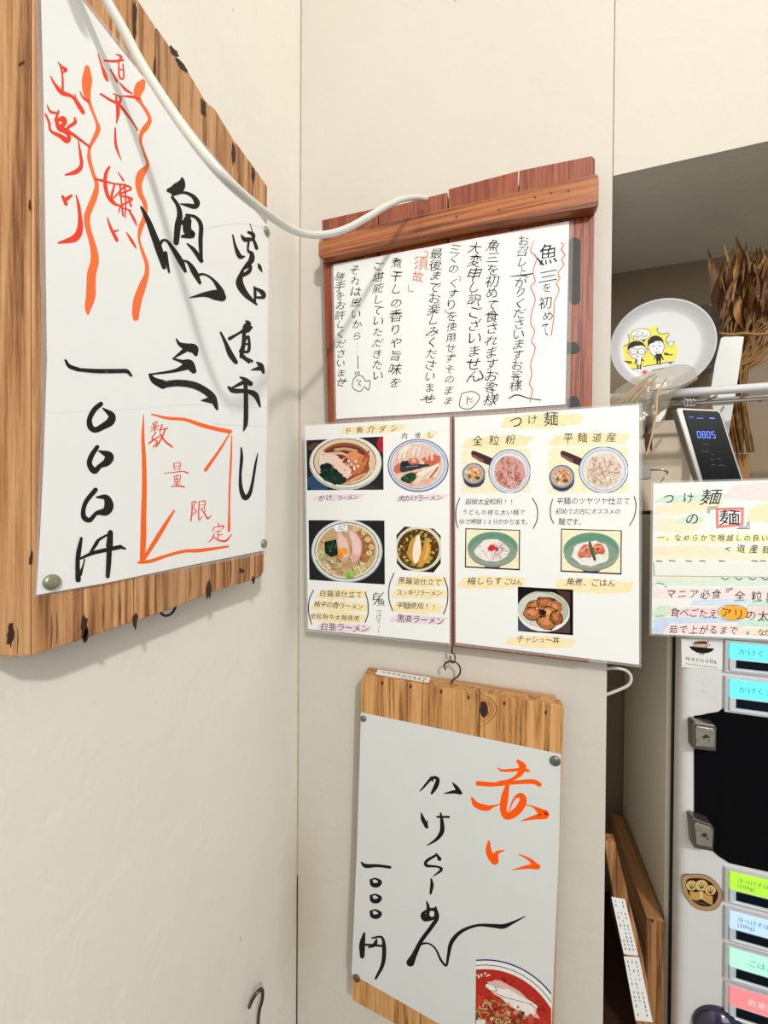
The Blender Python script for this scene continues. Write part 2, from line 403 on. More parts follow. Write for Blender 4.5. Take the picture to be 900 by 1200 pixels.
def swath(ink, x0, y0, x1, y1, h, col, jit=0.12):
    """a rubbed crayon patch along a line of writing"""
    n = 14; T, B = [], []
    for k in range(n + 1):
        t = k / n; x, y = x0 + (x1 - x0) * t, y0 + (y1 - y0) * t
        e = 0.55 + 0.45 * math.sin(math.pi * min(max(t, 0.04), 0.96)) ** 0.5
        T.append((x + random.uniform(-2, 2) + 3, y - h / 2 * e * (1 + random.uniform(-jit, jit)))); B.append((x + random.uniform(-2, 2) - 3, y + h / 2 * e * (1 + random.uniform(-jit, jit))))
    ink.poly(T + B[::-1], col)

# ================================================================== THE SETTING
def struct(name, boxes, mat, bevel=0):
    b = MB()
    for q in boxes: b.box(*q)
    cx = (min(q[0] for q in boxes) + max(q[1] for q in boxes)) / 2
    o = b.build(name, mat, loc=(cx, (boxes[0][2] + boxes[0][3]) / 2, boxes[0][4]), bevel=bevel); o['kind'] = 'structure'; return o
ZH = SY(0).at(713.5, 207).z       # underside of the header over the alcove
XA = 0.4185                       # left jamb of the alcove
struct('floor', [(0, 2.2, -2.6, 0.24, -0.05, 0)], M['floor'])
struct('ceiling', [(-0.1, 2.2, -2.6, 0.3, 3.20, 3.28)], M['ceiling'])
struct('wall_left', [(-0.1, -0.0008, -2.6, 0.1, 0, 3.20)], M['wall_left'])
struct('wall_back', [(0, XA, 0, 0.24, 0, 3.20), (0.97, 2.2, 0, 0.24, 0, 3.20)], M['wall'])
struct('wall_header', [(XA + 0.0009, 0.97, 0.0002, 0.24, ZH, 3.20)], M['wall'])
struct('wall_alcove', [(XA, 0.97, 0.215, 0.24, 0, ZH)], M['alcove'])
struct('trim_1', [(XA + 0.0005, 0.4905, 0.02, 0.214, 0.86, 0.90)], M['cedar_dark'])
crn = MB(); crn.box(-0.0008, 0.0010, -0.0006, 0.0, 0.0, 3.20)
o = crn.build('trim_2', plain('corner_caulk', (176, 160, 138), 0.8, var=0.3, scale=30)); o['kind'] = 'structure'

ck = MB(); ck.box(-0.0004, 0.0012, -0.0010, -0.0005, 0.0, 0.985); o = ck.build('trim_3', M['gap']); o['kind'] = 'structure'

# ================================================================== LEFT BOARD, ITS POSTER, PINS
XB = 0.030
sb = SX(XB)
Lb = base('wooden_board', (0.012, -0.33, SX(XB).at(150, 735).z), 'large cedar plank board with uneven edges on the left wall behind the big poster', 'board')
top = [(-40, -281), (162, 0), (201, 57), (222, 86), (241, 117), (252, 128), (274, 163), (298, 196), (314, 219)]
bot = [(-40, 762), (-15, 768), (0, 769), (22, 770), (40, 768), (73, 757), (99, 749), (139, 735), (200, 714), (254, 692), (300, 679), (307, 675), (310, 668)]
def interp(L, x):
    for a, b in zip(L, L[1:]):
        if a[0] <= x <= b[0]: return a[1] + (b[1] - a[1]) * (x - a[0]) / (b[0] - a[0])
    return L[0][1] if x < L[0][0] else L[-1][1]
def seamx(x, y): return x - 3.5 * (y / 680.0) if x > 200 else x
seams = [-14, 38, 99, 158, 183, 209, 246, 276, 298, 314]
for i, (a, b_) in enumerate(zip(seams, seams[1:])):
    g = 0.35
    xs_t = sorted({a + g, b_ - g} | {p[0] for p in top if a + g < p[0] < b_ - g}); xs_b = sorted({a + g, b_ - g} | {p[0] for p in bot if a + g < p[0] < b_ - g})
    front = [sb.at(x, interp(top, x) + (random.uniform(-1.2, 1.2) if len(xs_t) > 2 else 0), random.uniform(0, 1e-5)) for x in xs_t]
    lo = []
    for x in reversed(xs_b):
        xx = x - (4 if x > 290 else 0); lo.append(sb.at(xx, interp(bot, xx)))
    m = MB(); off = random.uniform(-0.0006, 0.0)
    front = [p + Vector((off, 0, 0)) for p in front + lo]
    m.prism(front, (-0.018, 0, 0)); m.build('plank', M['cedar'], Lb, bevel=0.0009)
for (x, y, rx, ry, r) in [(12, 744, 4, 13, 5), (99, 736, 4, 14, 4), (101, 746, 3, 8, 0), (158, 727, 3, 10, 5), (245, 690, 3, 12, 4), (297, 680, 2, 6, 0), (283, 669, 3.2, 3.2, 0), (36, 655, 1.5, 8, 8), (205, 62, 3, 8, -35), (213, 76, 3, 9, -40), (238, 126, 3, 9, -8), (274, 180, 2.2, 13, 0), (297, 205, 2, 9, 0), (158, 22, 2.5, 25, 0), (181, 84, 1.2, 18, 2), (25, 74, 1.5, 4, 60), (35, 240, 1.2, 7, 0)]:
    I = Ink(sb, 2); I.s = Surf((XB + 0.0001, 0, 0), (1, 0, 0)); I.blob(x, y, rx, ry, (62, 32, 16), r, 0.32); I.build('knot', M['cedar_dark'], Lb)
for x in [20, 60, 66, 120, 140, 222, 262, 270, 288]:     # drying cracks in the lower strip
    I = Ink(Surf((XB + 0.0001, 0, 0), (1, 0, 0)), 2); yb = interp(bot, x); I.line([(x, yb - random.uniform(35, 50), .3), (x + 1, yb - 22, .9), (x, yb - 4, .4)], (70, 38, 20)); I.build('crack', M['cedar_dark'], Lb)

ps = SX(XB + 0.0012)
Lp = base('handwritten_poster', sb.at(180, 670), 'large white brush-written poster in a clear sleeve on the cedar board, black and orange lettering', 'poster')
outl = [(48, -62), (49, 0), (52, 120), (55, 350), (56, 423), (52, 540), (48, 625), (43.5, 697), (120, 684), (220, 663), (310, 645), (313, 500), (315, 266), (240, 178), (140, 56)]
m = MB(); m.prism([ps.at(*p) for p in outl], (-0.0008, 0, 0)); m.build('paper', M['paper'], Lp)
film = [(42, -72), (44, 120), (48, 350), (48, 500), (44, 620), (40, 700), (312, 649), (315.5, 500), (317.5, 262), (140, 48)]
fs_ = SX(XB + 0.0003); m = MB(); m.prism([fs_.at(*p) for p in film], (-0.0002, 0, 0)); m.build('sleeve', M['film'], Lp)
I = Ink(ps, 1)
I.line([(57, 484), (150, 480), (230, 474), (313, 478)], (226, 228, 226), 1.2); I.auto = (M['flat'], Lp); I.flush('paper_crease'); I.line([(240, 268), (280, 262), (314, 268)], (222, 222, 220), 1.2); I.flush('paper_crease'); I.line([(250, 497), (313, 500)], (224, 225, 223), 1.0)
I.build('paper_crease', M['flat'], Lp)
OR = (252, 108, 42); RD = (238, 74, 50); OR2 = (250, 120, 66); BK = (36, 33, 33)
A = (40, 50, 6.0)
I = Ink(ps, 4)
strokes(I, A, [[(372, 175, 35), (372, 260, 72), (370, 340, 58), (385, 410, 30), (410, 480, 20), (440, 560, 22), (450, 610, 35), (420, 680, 30), (390, 740, 22), (388, 820, 28), (415, 920, 25), (440, 1000, 30), (425, 1080, 45), (385, 1180, 45), (372, 1230, 45), (378, 1300, 40), (400, 1380, 40), (420, 1460, 50), (425, 1540, 60), (405, 1620, 65), (400, 1700, 65), (398, 1780, 68), (380, 1860, 50), (378, 1905, 20)],
    [(765, 275, 40), (745, 310, 72), (725, 375, 50), (755, 430, 25), (800, 500, 25), (812, 550, 30), (785, 595, 42), (755, 640, 32), (750, 700, 18), (775, 780, 18), (798, 860, 25), (755, 920, 58), (735, 985, 50), (745, 1060, 38), (780, 1140, 32), (775, 1230, 34), (750, 1300, 35), (738, 1380, 18), (762, 1470, 24), (790, 1550, 28), (790, 1630, 35), (758, 1720, 55), (728, 1810, 60), (715, 1890, 55), (715, 1935, 45)]], OR2, [1, 1], M['brushwet'], Lp, 'orange wavy brush line')
I = Ink(ps, 30)
strokes(I, A, [
    [(170, 138, 8), (190, 165, 14), (222, 190, 26), (205, 208, 12)], [(185, 155, 14), (200, 240, 14), (200, 345, 18)], [(115, 235, 8), (145, 290, 18), (195, 350, 32), (270, 380, 22), (320, 450, 32), (345, 492, 26)], [(285, 355, 6), (300, 410, 10)],
    [(320, 340, 6), (345, 385, 14), (380, 410, 20)],
    [(92, 440, 8), (115, 485, 18), (170, 497, 14)], [(80, 502, 14), (105, 560, 18), (118, 620, 18), (190, 660, 32), (232, 688, 40), (246, 660, 24), (220, 630, 22), (180, 600, 40), (160, 555, 22), (200, 535, 40), (212, 565, 36), (180, 600, 20)], [(172, 480, 14), (150, 545, 20)],
    [(205, 605, 30), (280, 650, 22), (395, 735, 14)], [(285, 528, 12), (288, 560, 24), (245, 590, 22), (232, 612, 16)],
    [(310, 690, 8), (325, 780, 20), (332, 860, 26), (300, 905, 34), (220, 930, 12)],
    [(200, 1080, 20), (225, 1135, 26)], [(262, 1075, 18), (228, 1100, 30)], [(295, 1070, 8), (312, 1140, 22), (322, 1220, 28), (322, 1310, 44), (285, 1375, 50), (170, 1408, 12)],
    [(450, 80, 8), (475, 160, 15), (500, 230, 28), (515, 265, 18)], [(495, 125, 14), (560, 130, 18), (628, 122, 14)], [(578, 80, 8), (612, 100, 18), (590, 135, 12)], [(595, 140, 10), (600, 240, 14), (630, 245, 12), (625, 150, 10)], [(600, 190, 8), (625, 190, 8)], [(535, 185, 8), (585, 272, 18)], [(600, 280, 8), (645, 330, 18), (695, 360, 6)],
    [(468, 360, 15), (530, 400, 18), (600, 440, 22), (680, 540, 15), (728, 615, 12)], [(555, 358, 8), (608, 385, 14), (598, 430, 20)], [(575, 380, 12), (590, 480, 28), (580, 565, 8)], [(610, 375, 6), (690, 380, 18), (745, 395, 12)],
    [(570, 600, 12), (575, 720, 20), (612, 825, 6)],
    [(528, 875, 18), (505, 920, 25), (500, 1000, 28), (520, 1080, 25), (560, 1130, 20), (620, 1150, 10)], [(430, 958, 12), (480, 970, 18), (560, 990, 12), (645, 1000, 14)], [(565, 1000, 14), (545, 1090, 18), (580, 1140, 12)], [(560, 1090, 10), (640, 1010, 14), (680, 1030, 14), (600, 1070, 12), (690, 1100, 14), (610, 1150, 12), (680, 1180, 10)],
    [(588, 908, 6), (628, 968, 14)], [(604, 1000, 14), (612, 1100, 12), (625, 1215, 14)], [(637, 1010, 14), (645, 1120, 12), (640, 1228, 8)], [(660, 1080, 10), (682, 1150, 14)], [(668, 1180, 12), (702, 1240, 18), (722, 1285, 8)], [(605, 1150, 10), (595, 1190, 8)],
    [(515, 1230, 8), (538, 1300, 20), (582, 1388, 26)], [(558, 1330, 20), (598, 1316, 6)], [(650, 1335, 8), (685, 1390, 20), (715, 1440, 12)]], RD, [5, 5, 1, 3, 7, 4, 1, 10, 3], M['flat'], Lp, 'thin red brush character')
# black characters
I = Ink(ps, 60)
C = (160, 190, 5.625); D = (160, 380, 5.456); E_ = (60, 400, 7.5); F_ = (60, 540, 7.5); G = (150, 470, 6.0)
strokes(I, C, [
    [(298, 98, 4), (300, 125, 30), (285, 160, 55), (250, 182, 52), (212, 186, 22)], [(240, 215, 14), (310, 200, 14), (368, 222, 20), (398, 265, 30), (385, 292, 26), (345, 285, 20), (290, 275, 6)],
    [(235, 230, 14), (272, 285, 20), (285, 350, 28), (272, 420, 32), (262, 530, 28)], [(330, 348, 14), (388, 362, 16), (424, 415, 22), (422, 520, 22), (427, 645, 16)],
    [(285, 405, 12), (325, 395, 34), (340, 390, 36)], [(335, 380, 40), (335, 450, 42), (365, 480, 34), (300, 490, 14)], [(335, 538, 8), (380, 580, 20), (428, 650, 22)],
    [(30, 295, 10), (70, 370, 24), (110, 470, 32), (150, 580, 36), (182, 692, 22)], [(150, 560, 16), (168, 520, 14), (200, 518, 12), (240, 570, 20), (290, 650, 28), (322, 718, 16)],
    [(308, 648, 8), (342, 662, 15), (380, 720, 30), (418, 795, 16)], [(395, 745, 16), (450, 740, 10), (510, 780, 14), (555, 850, 32), (562, 895, 36)], [(565, 890, 42), (520, 875, 50), (450, 872, 24), (350, 893, 4)], [(190, 600, 22), (215, 725, 10)]], BK, [13], M['brushwet'], Lp, 'black brush character', bold=1.32)
strokes(I, C, [
    [(635, 480, 8), (650, 550, 14), (680, 620, 24), (712, 622, 8)], [(690, 480, 6), (715, 510, 24), (768, 512, 16), (792, 568, 18)], [(738, 462, 14), (768, 478, 20), (772, 508, 14)], [(748, 405, 3), (765, 460, 6)],
    [(740, 520, 12), (735, 580, 12), (760, 605, 22), (755, 650, 30), (718, 680, 10), (690, 740, 22), (680, 800, 38), (720, 870, 30), (792, 938, 10)], [(715, 695, 20), (750, 682, 15), (742, 720, 20), (698, 748, 18)],
    [(775, 820, 8), (782, 860, 15), (780, 925, 12)], [(780, 828, 10), (830, 860, 24), (836, 890, 18), (788, 892, 10)], [(803, 668, 5), (812, 690, 18), (827, 722, 6)]], BK, [9], M['brushwet'], Lp, 'black brush character', bold=1.32)
strokes(I, D, [
    [(538, 52, 10), (570, 120, 18), (600, 190, 28), (635, 242, 22)], [(595, 92, 18), (650, 60, 12), (690, 35, 18)], [(700, -22, 8), (712, -5, 30), (705, 30, 40), (735, 20, 14)], [(688, 30, 18), (685, 120, 20), (670, 205, 20)], [(660, 175, 10), (708, 80, 12), (720, 110, 14), (716, 170, 16), (680, 178, 12)], [(690, 125, 10), (716, 128, 10)], [(680, 205, 22), (720, 245, 10)], [(690, 212, 12), (738, 236, 14)],
    [(765, 240, 4), (795, 265, 26), (812, 308, 14)], [(795, 280, 26), (732, 292, 4)],
    [(662, 338, 8), (690, 352, 20), (728, 380, 26)], [(705, 360, 24), (600, 412, 8)], [(588, 402, 12), (620, 425, 24), (700, 428, 20), (760, 452, 28), (790, 525, 10)], [(697, 380, 20), (700, 500, 22), (698, 630, 22), (684, 682, 6)],
    [(670, 790, 8), (672, 860, 16), (664, 960, 14), (668, 1050, 20), (692, 1108, 26), (722, 1085, 20), (742, 1010, 14), (760, 900, 12), (776, 822, 4)],
    [(254, 92, 6), (275, 125, 18), (320, 145, 36), (365, 158, 46), (380, 192, 20)], [(310, 165, 25), (238, 216, 6)], [(235, 220, 10), (290, 238, 18), (335, 255, 46), (366, 298, 28)], [(320, 268, 36), (240, 298, 16), (88, 320, 8)],
    [(85, 322, 14), (112, 358, 30), (170, 385, 44)], [(478, 484, 34), (412, 487, 4)]], BK, [10, 4, 1, 6], M['brushwet'], Lp, 'black brush character', bold=1.32)
strokes(I, E_, [[(125, 165, 15), (160, 218, 26), (240, 248, 28)],
    [(437, 550, 32), (380, 600, 34), (338, 680, 34), (345, 750, 40), (390, 778, 38), (460, 745, 44), (520, 705, 54), (530, 650, 46), (455, 588, 10)],
    [(405, 928, 28), (352, 1010, 34), (337, 1080, 36), (380, 1138, 42), (430, 1095, 32), (490, 1060, 54), (508, 1005, 56), (420, 963, 10)]], BK, [1, 1, 1], M['brushwet'], Lp, 'black brush character', bold=1.32)
strokes(I, F_, [[(390, 255, 32), (312, 350, 30), (283, 430, 30), (290, 498, 36), (340, 520, 32), (400, 460, 28), (480, 445, 56), (508, 390, 62), (480, 322, 40), (400, 320, 12)],
    [(255, 1000, 24), (278, 930, 12), (294, 865, 10)], [(255, 860, 15), (370, 810, 25), (510, 778, 28), (610, 756, 28)], [(330, 832, 14), (395, 730, 25), (418, 695, 20), (490, 652, 14)], [(520, 630, 36), (512, 750, 46)]], BK, [1, 4], M['brushwet'], Lp, 'black brush character', bold=1.32)
I = Ink(ps, 165)    # dry-brush passages
strokes(I, D, [[(170, 385, 42), (270, 375, 42), (370, 390, 44), (450, 432, 44), (490, 475, 46), (515, 540, 18)]], BK, [1], M['brush'], Lp, 'dry grey-black brush stroke')
strokes(I, E_, [[(240, 248, 28), (400, 260, 36), (600, 260, 36), (665, 262, 34), (705, 300, 20)]], BK, [1], M['brush'], Lp, 'dry grey-black brush stroke')
strokes(I, F_, [[(265, 680, 24), (242, 800, 42), (232, 900, 38), (237, 1045, 48)], [(512, 750, 46), (505, 900, 44), (497, 1015, 36)], [(610, 756, 28), (650, 772, 18)]], BK, [1, 1, 1], M['brush'], Lp, 'dry grey-black brush stroke')
I = Ink(ps, 40)
strokes(I, G, [[(110, 95, 6), (105, 250, 22), (112, 400, 30), (115, 600, 34), (110, 800, 38), (108, 960, 42), (100, 1130, 35)], [(75, 1135, 18), (160, 1125, 25), (280, 1085, 22), (400, 1055, 22), (510, 1050, 26), (705, 1022, 14)], [(112, 1110, 24), (200, 970, 32), (280, 840, 24), (325, 770, 12)],
    [(165, 92, 10), (280, 120, 20), (400, 130, 22), (520, 170, 28), (640, 200, 28), (718, 215, 30)], [(712, 235, 10), (640, 350, 18), (545, 485, 24)], [(730, 245, 8), (725, 400, 14), (715, 600, 14), (712, 750, 14), (710, 910, 20)]], OR, [3, 2, 1], M['flat'], Lp, 'orange arrow frame stroke')
I = Ink(ps, 12)
strokes(I, G, [[(172, 150, 5), (180, 172, 7)], [(206, 140, 6), (198, 166, 6)], [(158, 188, 5), (216, 172, 7)], [(188, 145, 6), (190, 218, 7)], [(186, 188, 6), (162, 214, 5)], [(193, 188, 5), (216, 203, 6)], [(196, 222, 7), (168, 262, 7), (205, 285, 8), (178, 322, 7)], [(148, 297, 10), (190, 266, 8), (238, 240, 5)],
    [(240, 165, 9), (224, 215, 7)], [(226, 203, 6), (278, 190, 8)], [(262, 197, 8), (238, 258, 9), (198, 322, 8)], [(225, 226, 6), (260, 280, 10), (312, 322, 9)],
    [(322, 438, 6), (326, 480, 7)], [(322, 440, 5), (366, 434, 6), (364, 480, 7)], [(326, 458, 4), (362, 456, 4)], [(326, 480, 4), (362, 478, 4)], [(250, 508, 4), (330, 500, 6), (385, 494, 7), (422, 506, 9)], [(326, 528, 6), (330, 572, 6)], [(326, 528, 4), (368, 523, 5), (362, 570, 6)], [(330, 550, 4), (362, 548, 4)], [(332, 572, 4), (360, 570, 4)], [(345, 526, 6), (346, 600, 6)], [(322, 586, 4), (372, 583, 4)], [(300, 602, 5), (345, 597, 7), (395, 602, 9)],
    [(450, 710, 7), (450, 780, 9), (442, 842, 9)], [(450, 712, 5), (478, 706, 7), (460, 745, 6), (480, 776, 7), (456, 800, 5)], [(502, 708, 5), (542, 703, 7), (536, 756, 7)], [(504, 731, 4), (536, 730, 4)], [(504, 756, 4), (536, 755, 4)], [(500, 706, 7), (498, 832, 8), (524, 808, 4)], [(518, 760, 6), (545, 802, 9), (562, 827, 9), (588, 800, 4)], [(548, 768, 6), (530, 788, 5)],
    [(632, 857, 6), (640, 876, 8)], [(602, 888, 6), (597, 912, 7)], [(604, 890, 5), (672, 878, 8), (660, 902, 5)], [(612, 920, 5), (656, 911, 6)], [(635, 918, 7), (632, 968, 7)], [(635, 943, 5), (664, 937, 6)], [(606, 935, 7), (590, 972, 8), (564, 992, 4)], [(600, 953, 5), (638, 978, 9), (690, 982, 12), (732, 934, 4)]],
    (240, 72, 34), [12, 12, 8, 8], M['flat'], Lp, 'small orange-red character', bold=1.15)

def tack(name, px, py, r, surf, mat, label):
    c = surf.at(px, py, 0.0001); m = MB()
    m.lathe(c, surf.n, [(0, 0), (r, 0), (r, 0.0009), (r * 0.9, 0.0019), (r * 0.5, 0.0027), (0, 0.003)], 24)
    o = m.build(name, mat, loc=c, smooth=True); tag(o, label, 'thumbtack', 'thumbtacks pinning the handwritten posters')
ts = SX(XB + 0.0014)
tack('thumbtack', 60, 682, 0.0048, ts, M['tack'], 'olive-grey thumbtack at the lower left corner of the large left poster')
tack('thumbtack', 309, 637, 0.0050, ts, M['tack'], 'thumbtack at the lower right corner of the large left poster')
tack('thumbtack', 312, 271, 0.0048, ts, M['tack'], 'thumbtack at the upper right corner of the large left poster, just under the white cable')

# metal ring under the left board, hook lower on the left wall
rg = MB(); c = SX(0.016).at(197, 710)
rg.tube([c + Vector((0, 0.0085 * math.cos(a), 0.0085 * math.sin(a))) for a in [math.radians(-200 + 11.5 * k) for k in range(20)]], 0.0011, 8)
tag(rg.build('ring_hook', M['blackiron'], loc=c, smooth=True), 'small dark ring hook under the lower edge of the cedar board', 'hook')
hk = MB(); s0 = SX(0.008)
P = [s0.at(292, 1180, -.003), s0.at(296, 1171, 0.002), s0.at(302, 1162, .006), s0.at(307, 1160, .008), s0.at(307.5, 1170, .008), s0.at(304, 1184, .006), s0.at(302.5, 1200, .003), s0.at(303, 1225, 0)]
P = [Vector(q) for q in spline([tuple(p) for p in P], 6)]
hk.tube(P, [0.0021] * len(P), 10)
tag(hk.build('metal_hook', M['iron'], loc=P[-1], smooth=True), 'bent dark metal hook low on the left wall by the corner', 'hook')

# ================================================================== CABLE
cp = [(95, -45, .235), (118, -10, .240), (142, 30, .245), (166, 75, .248), (200, 128, .240), (232, 172, .232), (262, 207, .235), (290, 233, .255), (315, 252, .290), (340, 268, .335), (362, 275, .372), (386, 274, .39), (408, 267, .40), (430, 255, .41), (452, 242, .43), (470, 234, .455), (486, 231.5, .478), (500, 233, .492)]
P = [Vector(p) for p in spline([(0.012, -0.50, 3.19), (0.012, -0.50, 2.60), (0.020, -0.49, 2.20), tuple(at_depth(30, -250, .195)), tuple(at_depth(66, -115, .222))] + [tuple(at_depth(*q)) for q in cp], 6)]
cb = MB(); cb.tube(P, 0.0032, 14)
tag(cb.build('cable', M['cable'], loc=P[-1], smooth=True), 'thick white cable sagging across the corner to the top of the red wooden board', 'cable')

# ================================================================== UPPER RED BOARD
YB = -0.020; su = SY(YB)
Ub = base('wooden_notice_board', SY(YB / 2).at(540, 757), 'dark red stained wooden board with a top ledge holding the handwritten notice', 'board')
bx_top = [(377, 258), (443, 243.5), (525, 223), (608, 201.5), (697.5, 182.5)]
bx_bot = [(392, 741), (452, 748), (526, 757), (602, 766), (690, 777)]
for i in range(4):
    a, b_, c, d = bx_top[i], bx_top[i + 1], bx_bot[i + 1], bx_bot[i]
    j = (0, 2.2, -1.4, -2.8)[i]; g0 = 0.7 if i else 0; g1 = 0.7 if i < 3 else 0
    pts = [(a[0] + g0, a[1] + j), (b_[0] - g1, b_[1] + j)]
    if i == 3: pts = [(a[0] + g0, a[1] + j + 1), (b_[0] - 4, b_[1]), (b_[0], b_[1] + 4)]
    m = MB(); m.prism([su.at(*p) for p in pts + [(c[0] - g1, c[1]), (d[0] + g0, d[1])]], (0, 0.016, 0)); m.build('plank', M['redwood'], Ub, bevel=0.0007)
YL = -0.033; sl = SY(YL)
m = MB(); m.prism([sl.at(*p) for p in [(373, 284), (444, 262), (560, 236), (632, 218), (700, 203.5), (702, 208), (701.5, 240), (698, 243), (540, 268), (378, 303), (373, 300)]], (0, 0.0128, 0))
m.build('ledge', M['redledge'], Ub, bevel=0.0012)
for x, y in [(436, 267), (468, 259), (535, 254), (585, 246), (627, 231), (666, 224), (646, 226)]:
    I = Ink(SY(YL - 0.0001), 2); I.blob(x, y, 1.6, 1.6, (86, 60, 42), n=10); I.build('nail', M['iron'], Ub)
def pill(x, y0, y1, w, name='slot'):
    P = []
    for k in range(9): a = math.pi + math.pi * k / 8; P.append((x + w * math.cos(a), y0 + w + w * math.sin(a)))
    for k in range(9): a = math.pi * k / 8; P.append((x + w * math.cos(a), y1 - w + w * math.sin(a)))
    I = Ink(SY(YB - 0.0002), 2); I.poly(P, (60, 55, 50)); I.build(name, M['redblack'], Ub)
pill(673.5, 278, 357, 6.8); 
I = Ink(SY(YB - 0.0002), 2); I.poly([(662, 401), (674, 401), (679, 405), (680.5, 408), (679, 412), (674, 415), (662, 415)], (60, 55, 50)); I.build('slot', M['redblack'], Ub)
I = Ink(SY(YB - 0.0002), 2); I.poly([(665, 490), (665, 468), (669, 464.5), (674, 464), (678, 467), (680, 473), (680, 490)], (60, 55, 50)); I.build('slot', M['redblack'], Ub)

un = SY(YB - 0.0012)
Un = base('handwritten_notice', un.at(530, 490), 'white notice with columns of thin handwriting in a clear sleeve on the red board', 'notice')
m = MB(); m.prism([un.at(*p) for p in [(390.5, 310), (667, 259), (662.5, 474), (528, 483), (394, 491)]], (0, 0.0006, 0)); m.build('paper', M['paper'], Un)
f2 = SY(YB - 0.0004); m = MB(); m.prism([f2.at(*p) for p in [(388, 311), (672, 258.5), (668, 479), (528, 488), (392, 495)]], (0, 0.0002, 0)); m.build('sleeve', M['film'], Un)
N5 = (360, 170, 2.5)
def N(x, y): return (360 + x / 2.5, 170 + y / 2.5)
I = Ink(un, 3); I.auto = (M['flat'], Un)
for ch, x, y, w, h in [('魚', 706, 318, 60, 68), ('三', 706, 384, 66, 42), ('を', 702, 418, 30, 30), ('初', 698, 462, 44, 40), ('め', 706, 500, 34, 30), ('て', 698, 540, 22, 44)]:
    X, Y = N(x, y); put(I, ch, X, Y, w / 2.5, h / 2.5, BK, hand=.8, thin=0.0, slope=-.15)
I.line(Zp(N5, [(664, 320, 3), (690, 350, 7)]), BK)
cols_ = [('お召し上がりくださいますお客様', 633, 280, 612, 705, 34), ('魚三を初めて食されますお客様', 545, 295, 538, 745, 38), ('大変申し訳ございません', 491, 302, 488, 678, 40),
         ('三くの', 434, 305, 428, 362, 32), ('くすり', 430, 405, 422, 468, 32), ('を使用せずそのまま', 424, 502, 414, 748, 30), ('最後までお楽しみくださいませ', 379, 318, 357, 742, 34),
         ('煮干しの香りや旨味を', 262, 345, 258, 695, 35), ('ご堪能していただきたい', 208, 355, 206, 675, 32), ('それは思いから', 140, 365, 146, 558, 30), ('勝手をお許しくださいませ', 96, 385, 100, 695, 29)]
for s, x0, y0, x1, y1, sz in cols_:
    a, b_ = N(x0, y0), N(x1, y1); text(I, s, a[0], a[1], b_[0], b_[1], sz / 2.5, wide=1.08, vert=True, hand=1.5, thin=0.0, shear=.22)
for y in (580, 592, 604, 616): I.line([N(147, y), (N(147, y)[0] + .2, N(147, y)[1] + .9)], BK, .9, n=1)
I.line([N(148, 618), N(149, 655)], BK, .9); I.flush()
for st in [[(590, 742, 3), (615, 732, 4), (650, 742, 3), (684, 747, 3)], [(452, 728), (485, 722), (505, 740), (478, 772), (447, 765), (452, 728)], [(470, 735), (468, 760)], [(470, 745), (485, 742)], [(595, 385, 2), (640, 380, 4), (662, 376, 3)], [(330, 747, 2), (375, 742, 3)], [(500, 690, 2), (515, 680, 4), (505, 660, 3)]]:
    I.line(Zp(N5, [p if len(p) > 2 else p + (2.2,) for p in st]), BK); I.flush()
# fish doodle
for st in [[(136, 685), (132, 705), (142, 718), (158, 720), (168, 708), (180, 718), (184, 690), (172, 692), (164, 680), (150, 674), (136, 685)], [(143, 690), (152, 688)], [(158, 690), (150, 700), (158, 704)], [(141, 674), (141, 664)], [(146, 672), (147, 663)], [(151, 671), (153, 662)]]:
    I.line(Zp(N5, [p + (2.0,) for p in st]), BK, n=4)
I.flush('fish_drawing')
I = Ink(un, 120); I.auto = (M['flat'], Un)
ORW = (240, 118, 84)
I.line(Zp(N5, [(742, 285, 2), (752, 292, 3), (745, 305, 4), (755, 322, 3), (745, 335, 3), (752, 350, 3), (735, 375, 3), (740, 390, 3), (730, 405, 3), (738, 425, 3), (725, 460, 3), (722, 510, 3), (715, 557, 3)]), ORW); I.flush('wavy_line')
I.line(Zp(N5, [(665, 280, 2), (655, 310, 3), (672, 330, 3), (662, 370, 3), (668, 400, 3), (655, 415, 3), (668, 450, 3), (658, 490, 3), (655, 520, 3), (666, 545, 3), (658, 575, 3), (668, 595, 3), (655, 640, 3), (658, 670, 3), (652, 700, 3), (660, 718, 3), (653, 752, 3)]), ORW); I.flush('wavy_line')
for ch, x, y, w in [('須', 333, 345, 46), ('故', 325, 385, 36)]:
    X, Y = N(x, y); put(I, ch, X, Y, w / 2.5, w / 2.5, ORW, thin=.006)
for st in [[(345, 312), (352, 312), (352, 330)], [(297, 410), (297, 428), (312, 428)], [(443, 385), (449, 385), (448, 400)], [(404, 480), (404, 490), (414, 489)], [(476, 752), (486, 750)]]:
    I.line(Zp(N5, [p + (2.4,) for p in st]), ORW, n=1); I.flush()

# ================================================================== TWO PHOTO MENUS
YM = -0.0245; sm = SY(YM)
def menu(name, label, outl, filmo):
    r = base(name, sm.at((outl[2][0] + outl[3][0]) / 2, (outl[2][1] + outl[3][1]) / 2), label, 'menu')
    m = MB(); m.prism([sm.at(*p) for p in outl], (0, 0.0008, 0)); m.build('paper', M['paper'], r)
    s2 = SY(YM + 0.0004); m = MB(); m.prism([s2.at(*p) for p in filmo], (0, 0.0005, 0)); m.build('laminate', M['film'], r); return r
PL, PR = (245, 214, 100), (228, 190, 214)
mL = menu('photo_menu', 'left laminated menu sheet with four round ramen bowl photos', [(357.5, 499), (527, 488.5), (527, 754), (361, 737)], [(355, 497), (529.5, 486), (529, 757), (358.5, 740)])
mR = menu('photo_menu', 'right laminated menu sheet with noodle and rice bowl photos', [(533, 489), (749, 474.5), (749, 779), (534, 753)], [(531.5, 486.5), (753, 472), (751.5, 782.5), (532.5, 756)])
Q = (350, 480, 4.137); R = (520, 460, 3.6375)
